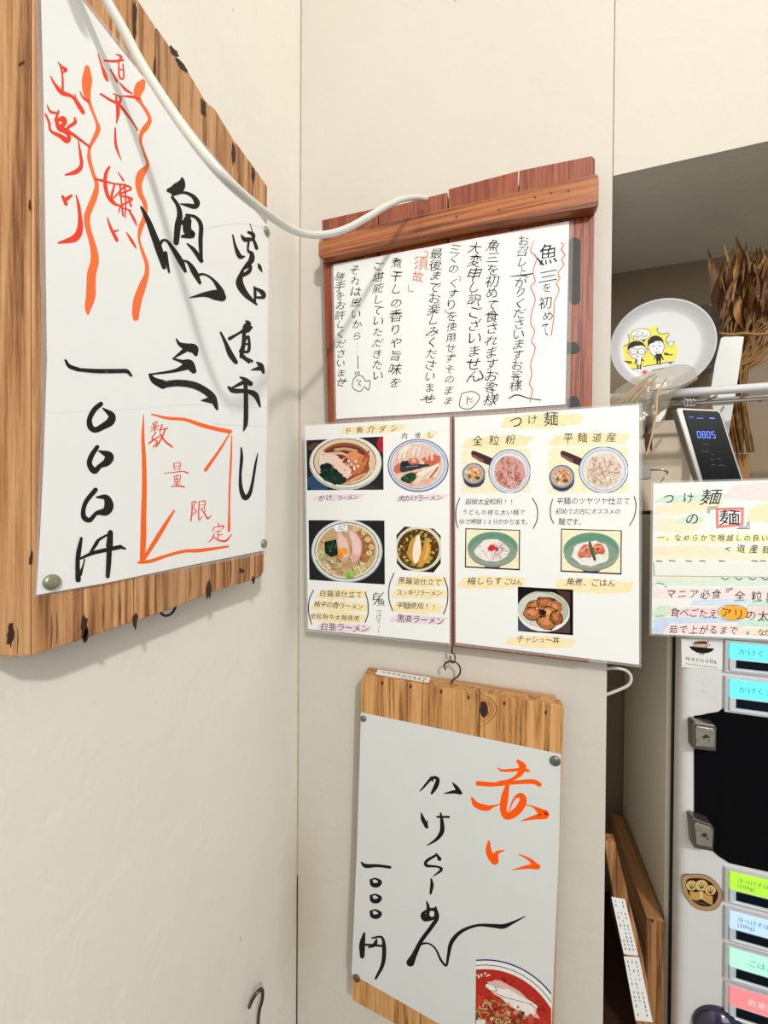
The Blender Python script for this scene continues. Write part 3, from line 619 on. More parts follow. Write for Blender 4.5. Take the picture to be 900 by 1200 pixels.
def q(x, y): return (350 + x / 4.137, 480 + y / 4.137)
def r_(x, y): return (520 + x / 3.6375, 460 + y / 3.6375)
I = Ink(sm, 2)
def sw(I, fn, x0, y0, x1, y1, h, col, k, par):
    a, b_ = fn(x0, y0), fn(x1, y1); I.v, I.f, I.c = [], [], []; swath(I, a[0], a[1], b_[0], b_[1], h / k, col); I.build('crayon_patch', M['crayon'], par)
for a in [(205, 102, 520, 88, 42, PL), (612, 122, 665, 120, 38, PL), (80, 430, 310, 422, 32, PR), (470, 432, 715, 424, 34, PR), (95, 898, 330, 895, 50, PL), (68, 948, 335, 960, 52, PL), (60, 1000, 325, 1015, 50, PL), (95, 1052, 345, 1065, 40, PR),
          (470, 835, 715, 835, 56, PL), (460, 892, 712, 895, 52, PL), (462, 955, 700, 965, 56, PL), (445, 1012, 720, 1025, 40, PR)]: sw(I, q, *a[:5], a[5], 4.137, mL)
I = Ink(sm, 2)
for a in [(245, 128, 590, 115, 60, PL), (85, 218, 370, 205, 55, PL), (455, 205, 785, 195, 56, PL), (65, 810, 345, 810, 55, PL), (480, 818, 800, 832, 62, PL), (270, 1058, 550, 1068, 48, PL)]: sw(I, r_, *a[:5], a[5], 3.6375, mR)
I = Ink(sm, 30); I.auto = (M['flat'], mL)
def T(I, fn, k, s, x0, y0, x1, y1, sz, **kw):
    a, b_ = fn(x0, y0), fn(x1, y1); kw.setdefault('thin', 0.0); text(I, s, a[0], a[1], b_[0], b_[1], sz / k, **kw)
for a in [('ド魚介ダシ', 240, 102, 462, 90, 38), ('肉増し', 513, 128, 640, 121, 30), ('かけ', 112, 428, 148, 426, 34), ('ラーメン', 200, 428, 275, 424, 30), ('肉かけラーメン', 500, 430, 680, 427, 34),
          ('白醤油仕立て', 118, 890, 292, 896, 34), ('柚子の香ラーメン', 90, 942, 300, 955, 32), ('全粒粉中太麺使用', 70, 1000, 280, 1012, 28), ('白亜ラーメン', 125, 1050, 320, 1062, 42),
          ('黒醤油仕立て', 500, 828, 676, 838, 36), ('スッキリラーメン', 490, 886, 680, 890, 32), ('平麺使用!!', 492, 948, 655, 955, 36), ('黒亜ラーメン', 495, 1012, 685, 1024, 40)]:
    T(I, q, 4.137, *a)
T(I, q, 4.137, '白', 376, 905, 376, 905, 44); T(I, q, 4.137, '魚', 400, 935, 400, 935, 42); I.line(Zp(Q, [(412, 885, 4), (365, 945, 5)]), BK); I.flush()
T(I, q, 4.137, 'つけて!!', 388, 980, 388, 1075, 26, vert=True)
for st in [[(72, 875), (52, 920), (48, 980), (62, 1040)], [(322, 885), (335, 930), (336, 990), (322, 1032)], [(462, 793), (440, 850), (438, 920), (455, 975)], [(705, 815), (722, 870), (720, 940), (702, 992)]]:
    I.line(Zp(Q, [p + (5,) for p in st]), BK); I.flush('bracket_mark')
I = Ink(sm, 30); I.auto = (M['flat'], mR)
for a in [('つ', 310, 125, 310, 125, 60), ('け', 378, 115, 378, 115, 44), ('麺', 458, 112, 458, 112, 62), ('全粒粉', 145, 205, 285, 200, 46), ('平麺道産', 530, 193, 715, 190, 44),
          ('超極太全粒粉!!', 105, 465, 290, 465, 28), ('うどんの様な太い麺で', 90, 510, 335, 510, 26), ('ゆで時間15分かかります。', 78, 550, 362, 552, 26),
          ('平麺のツヤツヤ仕立て', 495, 462, 780, 462, 32), ('初めての方にオススメの', 490, 506, 742, 507, 27), ('麺です。', 503, 550, 590, 552, 32),
          ('梅しらす', 120, 803, 232, 803, 36), ('ごはん', 272, 806, 322, 808, 28), ('角煮、ごはん', 540, 806, 715, 812, 36), ('チャシュー丼', 328, 1050, 480, 1056, 34)]:
    T(I, r_, 3.6375, *a)
for st in [[(68, 450), (54, 490), (52, 540), (60, 578)], [(378, 450), (398, 490), (398, 540), (382, 580)], [(464, 455), (455, 490), (456, 530), (468, 557)], [(812, 444), (820, 480), (812, 530), (792, 567)]]:
    I.line(Zp(R, [p + (4,) for p in st]), BK); I.flush('bracket_mark')

def noodles(I, cx, cy, rx, ry, n, cols, w=0.8, L=6, bend=3):
    for k in range(n):
        a = random.uniform(0, 6.28); d = math.sqrt(random.random()) * 0.93; x, y = cx + rx * d * math.cos(a), cy + ry * d * math.sin(a)
        t = random.uniform(0, 6.28); pts = [(x - L * .5 * math.cos(t), y - L * .5 * math.sin(t)), (x + bend * math.sin(t) * random.uniform(-1, 1), y - bend * math.cos(t) * random.uniform(-1, 1)), (x + L * .5 * math.cos(t), y + L * .5 * math.sin(t))]
        I.line([p + (w,) for p in pts], random.choice(cols), n=3, up=(k % 4 == 0))
def bits(I, cx, cy, rx, ry, n, cols, r0=1.0, r1=2.2, a0=0, a1=360, d0=0):
    for k in range(n):
        a = math.radians(random.uniform(a0, a1)); d = d0 + (1 - d0) * math.sqrt(random.random()); s = random.uniform(r0, r1)
        I.blob(cx + rx * d * math.cos(a), cy + ry * d * math.sin(a), s, s * random.uniform(.5, 1), random.choice(cols), random.uniform(0, 180), n=8, up=(k % 3 == 0))
def quad(I, pts, col): I.poly(pts, col); I.clip = pts
def photo(parent, label, fn, surf=None):
    I = Ink(surf or sm, 10); fn(I); I.build('photo_print', M['photo'], parent, label=label)
def bowl_kake(I):
    quad(I, [(359, 516), (449, 511.5), (449.5, 574), (360, 574.5)], (38, 36, 40))
    I.blob(372, 566, 14, 9, (48, 78, 112)); I.blob(370, 524, 9, 5, (92, 66, 52)); I.blob(447, 521, 5, 10, (176, 32, 48)); I.blob(425, 574, 24, 6, (56, 50, 50))
    I.ellipse(405, 542.5, 42.5, 32, (198, 196, 190)); I.ellipse(405, 541, 41.5, 30, (236, 232, 222)); I.ellipse(404, 541, 37, 27.5, (70, 58, 60)); I.ellipse(404, 541, 36, 26.7, (226, 206, 172))
    I.ellipse(404, 542, 31, 23.5, (150, 84, 56)); I.ellipse(404, 533, 24, 11, (112, 58, 44))
    bits(I, 404, 545, 27, 19, 60, [(176, 108, 70), (134, 66, 42), (206, 148, 110), (122, 60, 40)], 1, 3)
    I.blob(379, 543, 6, 12, (232, 224, 214)); I.blob(436, 543, 4, 10, (226, 196, 164)); I.line([(393, 527, 3), (405, 526, 3), (418, 528, 2)], (208, 170, 120)); I.line([(378, 533, 3), (398, 531, 3), (412, 536, 2)], (222, 186, 156))
    I.blob(390, 538, 12, 6, (240, 212, 196), 20); I.blob(402, 550, 12, 8, (242, 208, 188), 30); I.blob(420, 540, 10, 8, (214, 128, 80), -30); I.blob(414, 534, 9, 5, (226, 148, 98), -10); I.blob(419, 551, 9, 4, (204, 114, 70), -30)
    I.line([(432, 529, 2.5), (425, 541, 2)], (166, 78, 48)); I.line([(407, 566, 3.5), (418, 560, 3.5), (428, 555, 2)], (222, 168, 120))
    bits(I, 405, 545, 16, 10, 24, [(250, 236, 224), (188, 104, 70), (150, 70, 48), (238, 190, 160)], .8, 1.8)
    I.blob(388, 556, 13, 10, (22, 46, 36), 20); I.blob(383, 550, 8, 7, (18, 38, 30)); I.blob(396, 562, 9, 6, (26, 52, 38)); noodles(I, 388, 556, 11, 8, 14, [(64, 104, 80), (40, 76, 56), (14, 26, 24)], .7, 4)
photo(mL, 'photo of a brown-soup ramen bowl with greens on a dark table', bowl_kake)
def bowl_niku(I):
    I.ellipse(490, 545.5, 35.8, 31.2, (62, 78, 128)); I.ellipse(490, 545.3, 34.6, 30, (204, 212, 232)); I.ellipse(489.5, 545, 32, 27.8, (96, 112, 152)); I.ellipse(489.5, 545, 31.4, 27.2, (222, 222, 232)); I.ellipse(489, 546, 29, 25.5, (226, 196, 178))
    bits(I, 489, 546, 26, 22, 60, [(230, 176, 148), (238, 214, 200), (206, 130, 100), (222, 158, 126)], 1.5, 3.5)
    I.blob(506, 539, 11, 6, (208, 112, 84)); I.blob(467, 549, 6, 6, (204, 118, 92))
    for k in range(9): I.line([(462 + k * 5.5, 540 - 6 * math.sin(k * .4), 2.5), (466 + k * 5, 530 - 4 * math.sin(k * .4), 3.5), (473 + k * 4, 523, 2)], random.choice([(240, 222, 212), (232, 204, 190), (246, 234, 226)]))
    I.blob(485, 541, 6, 4.5, (196, 102, 80)); I.blob(485, 540, 3.5, 2.5, (232, 170, 150)); I.blob(506, 543, 6, 3.5, (200, 104, 80))
    for k in range(7): I.line([(484 + k * 4, 567 - k * 1.5, 1.6), (490 + k * 4, 560 - k * 1.5, 2), (498 + k * 3, 553 - k, 1.6)], random.choice([(242, 226, 210), (180, 96, 70), (236, 208, 186)]))
    I.line([(490, 556, 4), (503, 550, 5), (513, 545, 3)], (244, 232, 214)); I.blob(475, 546, 7, 6, (34, 42, 52)); I.line([(472, 550, 7), (488, 547, 6), (502, 545, 2)], (52, 58, 68)); I.line([(476, 547, 1), (490, 546, 1)], (130, 136, 146))
    I.blob(479, 560, 8, 6, (32, 66, 40), -15); noodles(I, 479, 560, 7, 5, 12, [(70, 120, 66), (22, 44, 30)], .7, 3)
photo(mL, 'cut-out photo of a meat ramen bowl with a blue rim', bowl_niku)
def bowl_shiro(I):
    quad(I, [(361.5, 609.5), (450.5, 610), (451, 685), (362.5, 679.5)], (30, 34, 36))
    I.ellipse(406.5, 646, 42, 37, (150, 160, 168)); I.ellipse(406.5, 645.5, 41, 36, (228, 230, 226)); I.ellipse(406.5, 645.5, 38, 33.4, (46, 52, 76)); I.ellipse(406.5, 645.5, 37.2, 32.6, (226, 224, 208)); I.ellipse(406.5, 645.5, 34.5, 30.5, (196, 170, 124))
    I.blob(424, 640, 14, 18, (176, 116, 66), 0, .15); bits(I, 406.5, 646, 32, 28, 120, [(204, 178, 128), (176, 138, 90), (220, 206, 164), (150, 108, 66), (188, 184, 130), (226, 220, 196)], .8, 2.4)
    noodles(I, 402, 662, 26, 10, 60, [(226, 202, 158), (140, 96, 58), (170, 124, 78), (208, 178, 132)], .8, 7)
    noodles(I, 426, 645, 8, 16, 30, [(158, 100, 58), (196, 140, 88), (134, 82, 48)], .8, 6)
    for x, y in [(417, 619), (426, 624), (431, 632), (435, 641), (433, 648), (425, 662), (418, 667), (421, 671), (376, 650), (382, 665), (389, 671)]: I.blob(x, y, 3.2, 3, (232, 214, 168)); I.blob(x, y, 1.6, 1.5, (198, 168, 118))
    bits(I, 382, 655, 12, 14, 24, [(226, 220, 190), (150, 176, 92), (206, 206, 160)], 1, 2.5); bits(I, 424, 668, 8, 7, 12, [(168, 196, 96), (220, 214, 170)], 1, 2.4)
    I.blob(400, 619, 9, 4.5, (240, 242, 246)); bits(I, 400, 619, 7, 3, 8, [(196, 206, 216), (250, 250, 252)], 1, 2)
    I.line([(397, 626, 7), (401, 636, 13), (404, 648, 13), (403, 655, 8)], (222, 172, 162)); I.line([(398, 627, 5), (402, 637, 10), (404, 648, 10)], (240, 202, 192))
    I.line([(411, 623, 7), (417, 634, 12), (418, 646, 12), (415, 656, 8)], (224, 176, 168)); I.line([(412, 625, 5), (417, 635, 9), (418, 646, 9)], (240, 206, 198))
    I.poly([(380, 635), (394, 632), (396, 650), (388, 653), (381, 648)], (20, 46, 34)); noodles(I, 388, 642, 6, 8, 12, [(44, 84, 56), (70, 110, 70), (10, 26, 22)], .9, 6, 1)
    I.blob(402, 646, 6, 4, (244, 166, 58)); I.blob(399, 651, 3, 3, (236, 140, 40)); I.blob(410, 674, 5, 4, (124, 184, 70)); I.blob(412, 672, 3, 3, (150, 206, 90))
photo(mL, 'photo of a clear-soup ramen bowl with two pink pork slices', bowl_shiro)
def bowl_kuro(I):
    o8 = [(474, 617), (508, 619.5), (516.5, 628), (516.5, 660), (508, 671), (472, 668), (465, 660), (464.5, 627)]
    quad(I, o8, (30, 28, 26)); I.ellipse(490.5, 643, 29, 27.5, (66, 70, 66)); I.ellipse(490.5, 643, 28, 26.5, (222, 216, 190)); I.ellipse(490, 643.5, 24.5, 23.5, (88, 56, 24))
    bits(I, 490, 643.5, 23, 22, 120, [(120, 78, 34), (62, 38, 18), (150, 120, 50), (184, 152, 72), (98, 60, 28), (44, 28, 16), (166, 176, 84)], .8, 2.3)
    for k in range(26): a = random.uniform(0, 6.28); d = random.uniform(15, 22); I.blob(490 + d * math.cos(a), 643.5 + d * math.sin(a) * .95, random.uniform(1.5, 2.6), 1.5, random.choice([(190, 190, 92), (214, 184, 110), (150, 160, 60), (134, 92, 52)]), random.uniform(0, 180), n=8)
    I.line([(489, 629, 5), (485, 638, 11), (484, 650, 12), (487, 657, 8)], (206, 152, 70)); I.line([(490, 629, 4), (489, 640, 9), (488, 652, 9), (487, 658, 5)], (246, 238, 218))
    I.line([(500, 635, 6), (500, 645, 10), (496, 655, 10), (493, 662, 6)], (214, 152, 62)); I.line([(501, 637, 2), (501, 646, 3), (498, 655, 3)], (232, 184, 100))
photo(mL, 'photo of an eight-sided dark soy ramen bowl', bowl_kuro)
def tsuke(noc, base_c, dx):
    def fn(I):
        x0, x1 = (540.8, 621.5) if dx == 0 else (642.5, 736)
        Y0 = 526.5 if dx == 0 else 524.5; Y1 = 578
        quad(I, [(x0, Y0 + 1), (x1, Y0 - 1.5), (x1, Y1 - .5), (x0, Y1)], (246, 240, 206))
        cx, cy = (597.2, 552.5) if dx == 0 else (707.5, 550.8); R_ = (24.2, 25.5) if dx == 0 else (28.6, 27)
        hx = x0 + 12 if dx == 0 else x0 + 15; I.line([(hx + 2, 531, 6), (hx + 13, 537, 9), (hx + 24, 542, 9)], (70, 44, 52)); I.line([(hx + 1, 534, 3), (hx + 12, 540, 4)], (138, 88, 88))
        I.ellipse(cx, cy, R_[0] + .6, R_[1] + .6, (56, 70, 104)); I.ellipse(cx, cy, R_[0] - .3, R_[1] - .3, (212, 222, 234)); I.ellipse(cx, cy, R_[0] * .88, R_[1] * .88, (120, 140, 170)); I.ellipse(cx, cy, R_[0] * .86, R_[1] * .86, (226, 230, 234))
        I.blob(cx, cy + 1, R_[0] * .76, R_[1] * .77, base_c, 0, .05, 24); noodles(I, cx, cy + 1, R_[0] * .72, R_[1] * .72, 150, noc, 1.0, 6, 3)
        bx, by, k = (x0 + 14.5, 555, 1) if dx == 0 else (x0 + 16, 558.5, 1.1)
        I.blob(bx + .5, by + 5, 12.5 * k, 11 * k, (58, 54, 88), 0, .03, 24); I.ellipse(bx, by, 13.3 * k, 12.4 * k, (108, 124, 160)); I.ellipse(bx - .3, by, 11.5 * k, 10.8 * k, (186, 190, 206)); I.ellipse(bx, by + .3, 10.3 * k, 9.8 * k, (206, 164, 122))
        bits(I, bx, by, 8.5 * k, 8 * k, 45, [(232, 206, 164), (244, 228, 200), (196, 128, 92), (222, 150, 110)], .8, 1.9); I.blob(bx + 4, by + 5, 3, 2, (60, 92, 56)); I.blob(bx - 5, by + 3, 2, 2.5, (84, 116, 66)); I.blob(bx + 2, by - 1, 2, 1.6, (214, 84, 56))
    return fn
photo(mR, 'photo of pink wholegrain dipping noodles on pale yellow', tsuke([(222, 168, 158), (190, 118, 110), (236, 196, 186), (164, 90, 86)], (214, 164, 154), 0))
photo(mR, 'photo of white flat dipping noodles on pale yellow', tsuke([(236, 222, 206), (214, 190, 170), (246, 236, 222), (196, 150, 126)], (232, 216, 200), 1))
def rice(x0, y0, x1, y1, kind):
    def fn(I):
        b0 = [(x0, y0), (x1, y0 + 2), (x1 - .5, y1 + 1.5), (x0 - .6, y1 - 2)]
        quad(I, b0, (34, 28, 34)); inner = [(x0 + 1.2, y0 + 1.2), (x1 - 1.4, y0 + 3), (x1 - 1.8, y1 - .3), (x0 + .8, y1 - 3.5)]; quad(I, inner, (246, 240, 204))
        cx, cy = (x0 + x1) / 2, (y0 + y1) / 2; w, h = (x1 - x0) / 2, (y1 - y0) / 2
        I.ellipse(cx, cy + h * .78, w * .32, h * .22, (60, 62, 74)); I.blob(cx, cy + h * .12, w * .9, h * .78, (150, 150, 136), 0, .01, 32); I.ellipse(cx, cy - h * .03, w * .93, h * .80, (150, 176, 158)); I.ellipse(cx, cy - h * .06, w * .88, h * .74, (104, 152, 128)); I.ellipse(cx, cy + h * .12, w * .84, h * .58, (136, 158, 140))
        I.blob(cx - w * .02, cy + h * .10, w * .62, h * .55, (238, 234, 230), 0, .08, 24)
        bits(I, cx - w * .02, cy + h * .10, w * .55, h * .48, 60, [(248, 246, 244), (222, 216, 212), (232, 226, 220)] if kind else [(246, 240, 238), (222, 206, 202), (204, 180, 178), (238, 222, 218)], .8, 1.8)
        if kind == 0:
            noodles(I, cx + w * .2, cy + h * .12, w * .35, h * .38, 45, [(176, 140, 142), (232, 214, 210), (212, 186, 184), (120, 90, 96)], .6, 4); I.blob(cx - 1, cy - h * .05, 4.4, 3.8, (216, 44, 48)); I.blob(cx + 4, cy, 3.5, 1.8, (196, 66, 72), 30)
        else:
            I.line([(cx - 12, cy + 4, 9), (cx - 6, cy - 2, 12), (cx - 1, cy + 2, 10)], (216, 126, 98)); I.line([(cx + 2, cy + 1, 9), (cx + 8, cy - 3, 12), (cx + 12, cy, 9)], (212, 116, 88)); I.line([(cx - 12, cy, 2), (cx - 4, cy - 5, 2)], (236, 166, 138)); I.line([(cx + 2, cy - 5, 2), (cx + 12, cy - 5, 2)], (236, 160, 130)); I.line([(cx + 1, cy + 4, 1.5), (cx + 13, cy + 1, 1.5)], (180, 84, 60)); I.line([(cx - 14, cy + 6, 1.2), (cx - 2, cy + 7, 1.5)], (180, 84, 60))
            I.line([(cx - 2, cy - 10, 2.4), (cx + 1, cy, 4), (cx + 4, cy + 10, 3)], (36, 84, 48)); I.line([(cx - 1.6, cy - 8, .6), (cx + 1.5, cy, 1), (cx + 4, cy + 8, .6)], (96, 146, 84))
    return fn
photo(mR, 'framed photo of rice with whitebait and red plum', rice(545.3, 619, 609.6, 667, 0))
photo(mR, 'framed photo of rice with braised pork and a green bean', rice(657.4, 619.5, 728.8, 672, 1))
def chashu(I):
    quad(I, [(606.8, 687.5), (671.6, 691), (671.6, 744.5), (607, 739.5)], (18, 14, 14)); I.poly([(608, 722), (640, 739), (607, 739)], (74, 76, 96)); I.poly([(652, 691), (668, 694), (668, 712)], (76, 48, 50)); I.poly([(648, 741), (668, 722), (668, 742)], (84, 66, 66))
    I.clip = [(607, 692), (667.5, 695), (667.5, 741), (607, 739)]
    I.ellipse(637, 716.5, 31, 24, (236, 236, 228), 5); I.ellipse(637, 714.5, 29.5, 21.5, (182, 190, 166), 5); I.ellipse(633, 715, 26, 20, (208, 212, 204), 5)
    for x, y, a, b_, r, c in [(625, 712, 10, 7, -30, (168, 96, 50)), (640, 706, 12, 6, 5, (150, 84, 42)), (649, 711, 10, 7, 20, (186, 110, 64)), (624, 719, 10, 7, 10, (182, 112, 66)), (645, 720, 10, 8, 40, (196, 130, 76)), (640, 730, 11, 7, 20, (178, 112, 66)), (652, 724, 8, 6, 60, (156, 92, 46))]:
        I.blob(x, y, a + 1, b_ + 1, (52, 26, 14), r, .08); I.blob(x, y, a, b_, c, r, .1); I.blob(x - 1, y - 1, a * .55, b_ * .5, tuple(min(255, v + 36) for v in c), r, .15)
    I.blob(636, 718, 4, 3.5, (34, 16, 10)); bits(I, 637, 716, 18, 14, 40, [(226, 160, 92), (206, 140, 84), (98, 50, 24), (236, 190, 130)], .6, 1.5)
photo(mR, 'photo of a browned pork rice bowl on black', chashu)

# ================================================================== HOOK AND LOWER BOARD
YW = -0.030; sw_ = SY(YW)
hb = base('screw_eye_hook', SY(-0.014).at(529, 757), 'small brass screw eye and hook below the red board carrying the lower wooden board', 'hook')
h1 = MB(); sh = SY(-0.016)
h1.tube([sh.at(530, 740), sh.at(530, 756), sh.at(529.5, 766)], 0.0011, 8)
h1.tube([sh.at(530.5 + 2.8 * math.cos(a), 771 + 6 * math.sin(a)) for a in [math.radians(-110 + 24 * k) for k in range(14)]], 0.0009, 8); h1.build('screw_eye', M['brass'], hb, smooth=True)
h2 = MB(); cpts = [(522, 785), (520.5, 780), (524, 776), (530, 775), (536.5, 778), (539.5, 784), (538, 791), (532, 796), (529.5, 799), (529.5, 806)]
pp = spline([tuple(sh.at(*c)) for c in cpts], 5); h2.tube([Vector(p) for p in pp], 0.0011, 8); h2.build('open_hook', M['brass'], hb, smooth=True)
Wb = base('wooden_board', SY(-0.018).at(530, 1235), 'small light pine board hanging in the middle on a brass hook under the menus', 'board')
wt = [(423.5, 797), (426, 791), (495, 802), (561.5, 812.5), (657, 826.5), (661, 832)]; wb = [(412.5, 1172), (492, 1216), (557, 1252), (646, 1300)]
pl = [([(423.3, 797), (427, 791), (494.7, 801.8)], [(492, 1216), (412.5, 1172)]), ([(495.4, 802), (561.2, 812.4)], [(557.5, 1252), (492.7, 1216)]), ([(561.9, 812.6), (656, 826.5), (661, 831)], [(646, 1300), (558.2, 1252)])]
for i, (a, b_) in enumerate(pl):
    m = MB(); m.prism([sw_.at(p[0], p[1], -0.00015 * i) for p in a + b_], (0, 0.0165, 0)); m.build('plank', M['pine'], Wb, bevel=0.0006)
m = MB(); sbk = SY(YW + 0.0168); m.prism([sbk.at(*p) for p in [(430, 784.5), (652, 818), (650, 860), (428, 828)]], (0, 0.009, 0)); m.build('back_batten', M['pine_end'], Wb, bevel=0.0005)
for x, y in [(448, 800.4), (481.5, 804.5), (517, 810.5), (549, 817), (591, 824.5), (639.6, 835)]:
    I = Ink(SY(YW - 0.0001), 2); I.blob(x, y, 1.4, 2.6, (58, 28, 14), n=10); I.build('nail_hole', M['cedar_dark'], Wb)
I = Ink(SY(YW - 0.0001), 2); I.blob(567, 831, 5, 10, (94, 46, 22), 0, .12); I.blob(566, 830, 3, 6, (60, 28, 14), 0, .1); I.build('knot', M['cedar_dark'], Wb)
for r in (8, 11, 15):
    I = Ink(SY(YW - 0.0001), 4); I.line([(562.5, 831 - r * 1.2, .4), (567 + r * .6, 829 - r * .6, .8), (567 + r, 831, .8), (566 + r * .6, 833 + r * .7, .8), (562.5, 833 + r * 1.3, .4)], (134, 84, 44)); I.build('grain_ring', M['flat'], Wb)
# paper label on the top edge of the board
a, b_ = sw_.at(427, 791), sw_.at(657, 826.5); tn = (b_ - a).cross(Vector((0, 1, 0))).normalized(); tn = tn if tn.z > 0 else -tn
stp = Surf(a, tn); lo = base('paper_label', stp.at(470, 791, 0.0004), 'narrow white printed label on the top edge of the pine board', 'label')
m = MB(); m.prism([stp.at(x, y, 0.0006) for x, y in [(443, 784.5), (504.5, 794), (502, 800), (440, 790)]], -tn * 0.0003); m.build('label_paper', M['paper'], lo)
I = Ink(Surf(a + tn * 0.0008, tn), 1)
for k in range(9): I.line([(448 + k * 6, 787.6 + k * .95, .8), (451.5 + k * 6, 788.2 + k * .95, .8)], (70, 66, 64), n=1)
for k in range(6): I.line([(470 + k * 5, 793.2 + k * .8, .7), (472.5 + k * 5, 793.6 + k * .8, .7)], (90, 84, 80), n=1)
I.build('lettering', M['flat'], lo)

lp = SY(YW - 0.0012)
Lo = base('handwritten_poster', lp.at(530, 1200), 'white brush-written poster with a red soup photo on the small pine board', 'poster')
m = MB(); m.prism([lp.at(*p) for p in [(423, 835), (657.5, 884), (655, 1000), (644, 1262), (520, 1203), (412, 1141), (418, 1000)]], (0, 0.0007, 0)); m.build('paper', M['paper_grey'], Lo)
H = (470, 870, 5.0); J = (410, 990, 4.286)
I = Ink(lp, 3); O3 = (252, 92, 12)
strokes(I, H, [[(565, 150, 5), (600, 165, 12), (700, 160, 15), (748, 166, 12)], [(685, 110, 16), (705, 130, 28), (712, 150, 34), (690, 190, 22), (640, 220, 12), (570, 228, 4)], [(450, 240, 22), (540, 246, 20), (650, 236, 18), (770, 230, 22), (812, 248, 20)],
    [(622, 255, 20), (606, 330, 34), (600, 400, 30), (625, 432, 34), (680, 402, 36), (715, 345, 34), (700, 310, 24), (662, 332, 10), (632, 400, 5)], [(415, 325, 10), (440, 365, 26), (500, 384, 28), (545, 372, 10), (592, 358, 4)], [(730, 365, 4), (780, 380, 10), (820, 410, 34), (845, 425, 36), (780, 440, 20), (705, 460, 3)],
    [(515, 580, 10), (512, 630, 26), (528, 670, 32), (550, 695, 36)], [(548, 690, 36), (562, 648, 18), (605, 632, 4)], [(690, 655, 4), (750, 685, 14), (795, 728, 26)], [(800, 728, 26), (740, 730, 18), (650, 748, 3)]], O3, [6, 4], M['flat'], Lo, 'orange brush character', bold=1.3)
I = Ink(lp, 30); BK2 = (26, 25, 28)
strokes(I, H, [[(110, 285, 4), (130, 265, 8), (180, 210, 12), (214, 215, 14), (205, 255, 18), (180, 298, 10)], [(175, 205, 8), (185, 225, 8)], [(300, 234, 3), (325, 265, 15), (350, 298, 12)], [(345, 294, 16), (310, 290, 14), (250, 300, 3)],
    [(118, 412, 4), (128, 450, 16), (150, 495, 14)], [(148, 490, 12), (154, 455, 3)], [(212, 436, 8), (280, 437, 9)], [(232, 415, 7), (240, 470, 15), (238, 525, 18), (205, 570, 12), (150, 605, 3)],
    [(206, 652, 6), (226, 684, 16)], [(206, 660, 10), (150, 695, 12), (150, 722, 12), (210, 728, 8), (236, 746, 12), (186, 786, 3)]], BK2, [4, 4, 2], M['flat'], Lo, 'black brush character', bold=1.5)
strokes(I, J, [[(409, 172, 6), (412, 205, 12), (405, 245, 8)],
    [(386, 285, 5), (394, 320, 12), (388, 368, 10)], [(365, 345, 10), (400, 326, 10), (430, 330, 12), (425, 365, 10), (378, 375, 14), (365, 352, 12), (402, 362, 8)],
    [(430, 315, 8), (438, 365, 14), (410, 412, 14), (360, 480, 14), (325, 550, 18), (304, 592, 28)], [(322, 540, 10), (350, 505, 8), (390, 495, 6), (428, 520, 6), (458, 580, 8), (484, 606, 8), (494, 560, 10), (510, 490, 14), (560, 435, 12), (640, 405, 9), (720, 407, 13), (770, 410, 16), (820, 390, 9), (880, 360, 3)],
    [(57, 88, 5), (80, 106, 14), (140, 105, 10), (202, 113, 10)],
    [(72, 445, 8), (62, 500, 20), (62, 560, 16)], [(80, 502, 8), (110, 504, 8), (160, 508, 8)], [(112, 468, 6), (160, 465, 8), (172, 520, 14), (165, 600, 13), (130, 672, 8)], [(134, 475, 6), (125, 500, 14), (95, 516, 6)]] +
    [[(106, 178 + d, 10), (114, 200 + d, 14), (138, 202 + d, 16), (152, 186 + d, 12), (128, 170 + d, 6), (106, 176 + d, 6)] for d in (0, 80, 158)], BK2, [1, 2, 2, 1, 4, 1, 1, 1], M['flat'], Lo, 'black brush character', bold=1.5)
def redbowl(I):
    I.clip = [(558, 1118), (646, 1118), (645.8, 1235), (557, 1205)]
    cx, cy = 568, 1240; out = lambda k: [(cx + 118 * k * math.cos(a) * .88, cy + 116 * k * math.sin(a)) for a in [math.radians(-180 + 5 * j) for j in range(73)]]
    I.poly(out(1.0), (50, 46, 110)); I.poly(out(.985), (240, 240, 238)); I.poly(out(.945), (60, 60, 100)); I.poly(out(.937), (238, 238, 234)); I.poly(out(.90), (186, 50, 36))
    bits(I, cx + 22, cy - 44, 50, 48, 130, [(206, 66, 46), (168, 38, 28), (214, 84, 60), (150, 32, 26), (196, 58, 40)], 1.5, 4)
    I.blob(602, 1170, 36, 10, (228, 190, 180), 38, .12); I.blob(606, 1174, 26, 8, (244, 238, 230), 38, .12)
    bits(I, 585, 1195, 30, 22, 150, [(180, 110, 60), (140, 80, 50), (200, 160, 110), (120, 60, 44), (160, 150, 70), (214, 190, 150), (96, 52, 34)], 1, 3.2)
    noodles(I, 580, 1192, 26, 22, 70, [(206, 170, 110), (130, 84, 50), (226, 206, 180), (90, 70, 40), (150, 140, 66)], 1.0, 8, 3)
    I.line([(571, 1155, 4), (585, 1163, 9), (605, 1170, 8), (622, 1175, 3), (629, 1180, 2)], (244, 242, 240)); I.line([(573, 1160, .6), (590, 1168, .8), (608, 1173, .6), (625, 1177, .5)], (60, 46, 44)); I.line([(580, 1156, .6), (582, 1161, .9), (578, 1161, .6)], (60, 50, 60))
    I.blob(563, 1199, 6, 4, (238, 232, 226)); I.blob(622, 1195, 4, 6, (200, 84, 60)); bits(I, 566, 1143, 8, 3, 10, [(238, 226, 220)], .8, 1.6)
photo(Lo, 'cut-out photo of a red soup bowl', redbowl, lp)
tk = SY(YW - 0.0016)
tack('thumbtack', 426, 842, 0.0040, tk, M['tack_dark'], 'grey thumbtack at the upper left corner of the pine board poster')
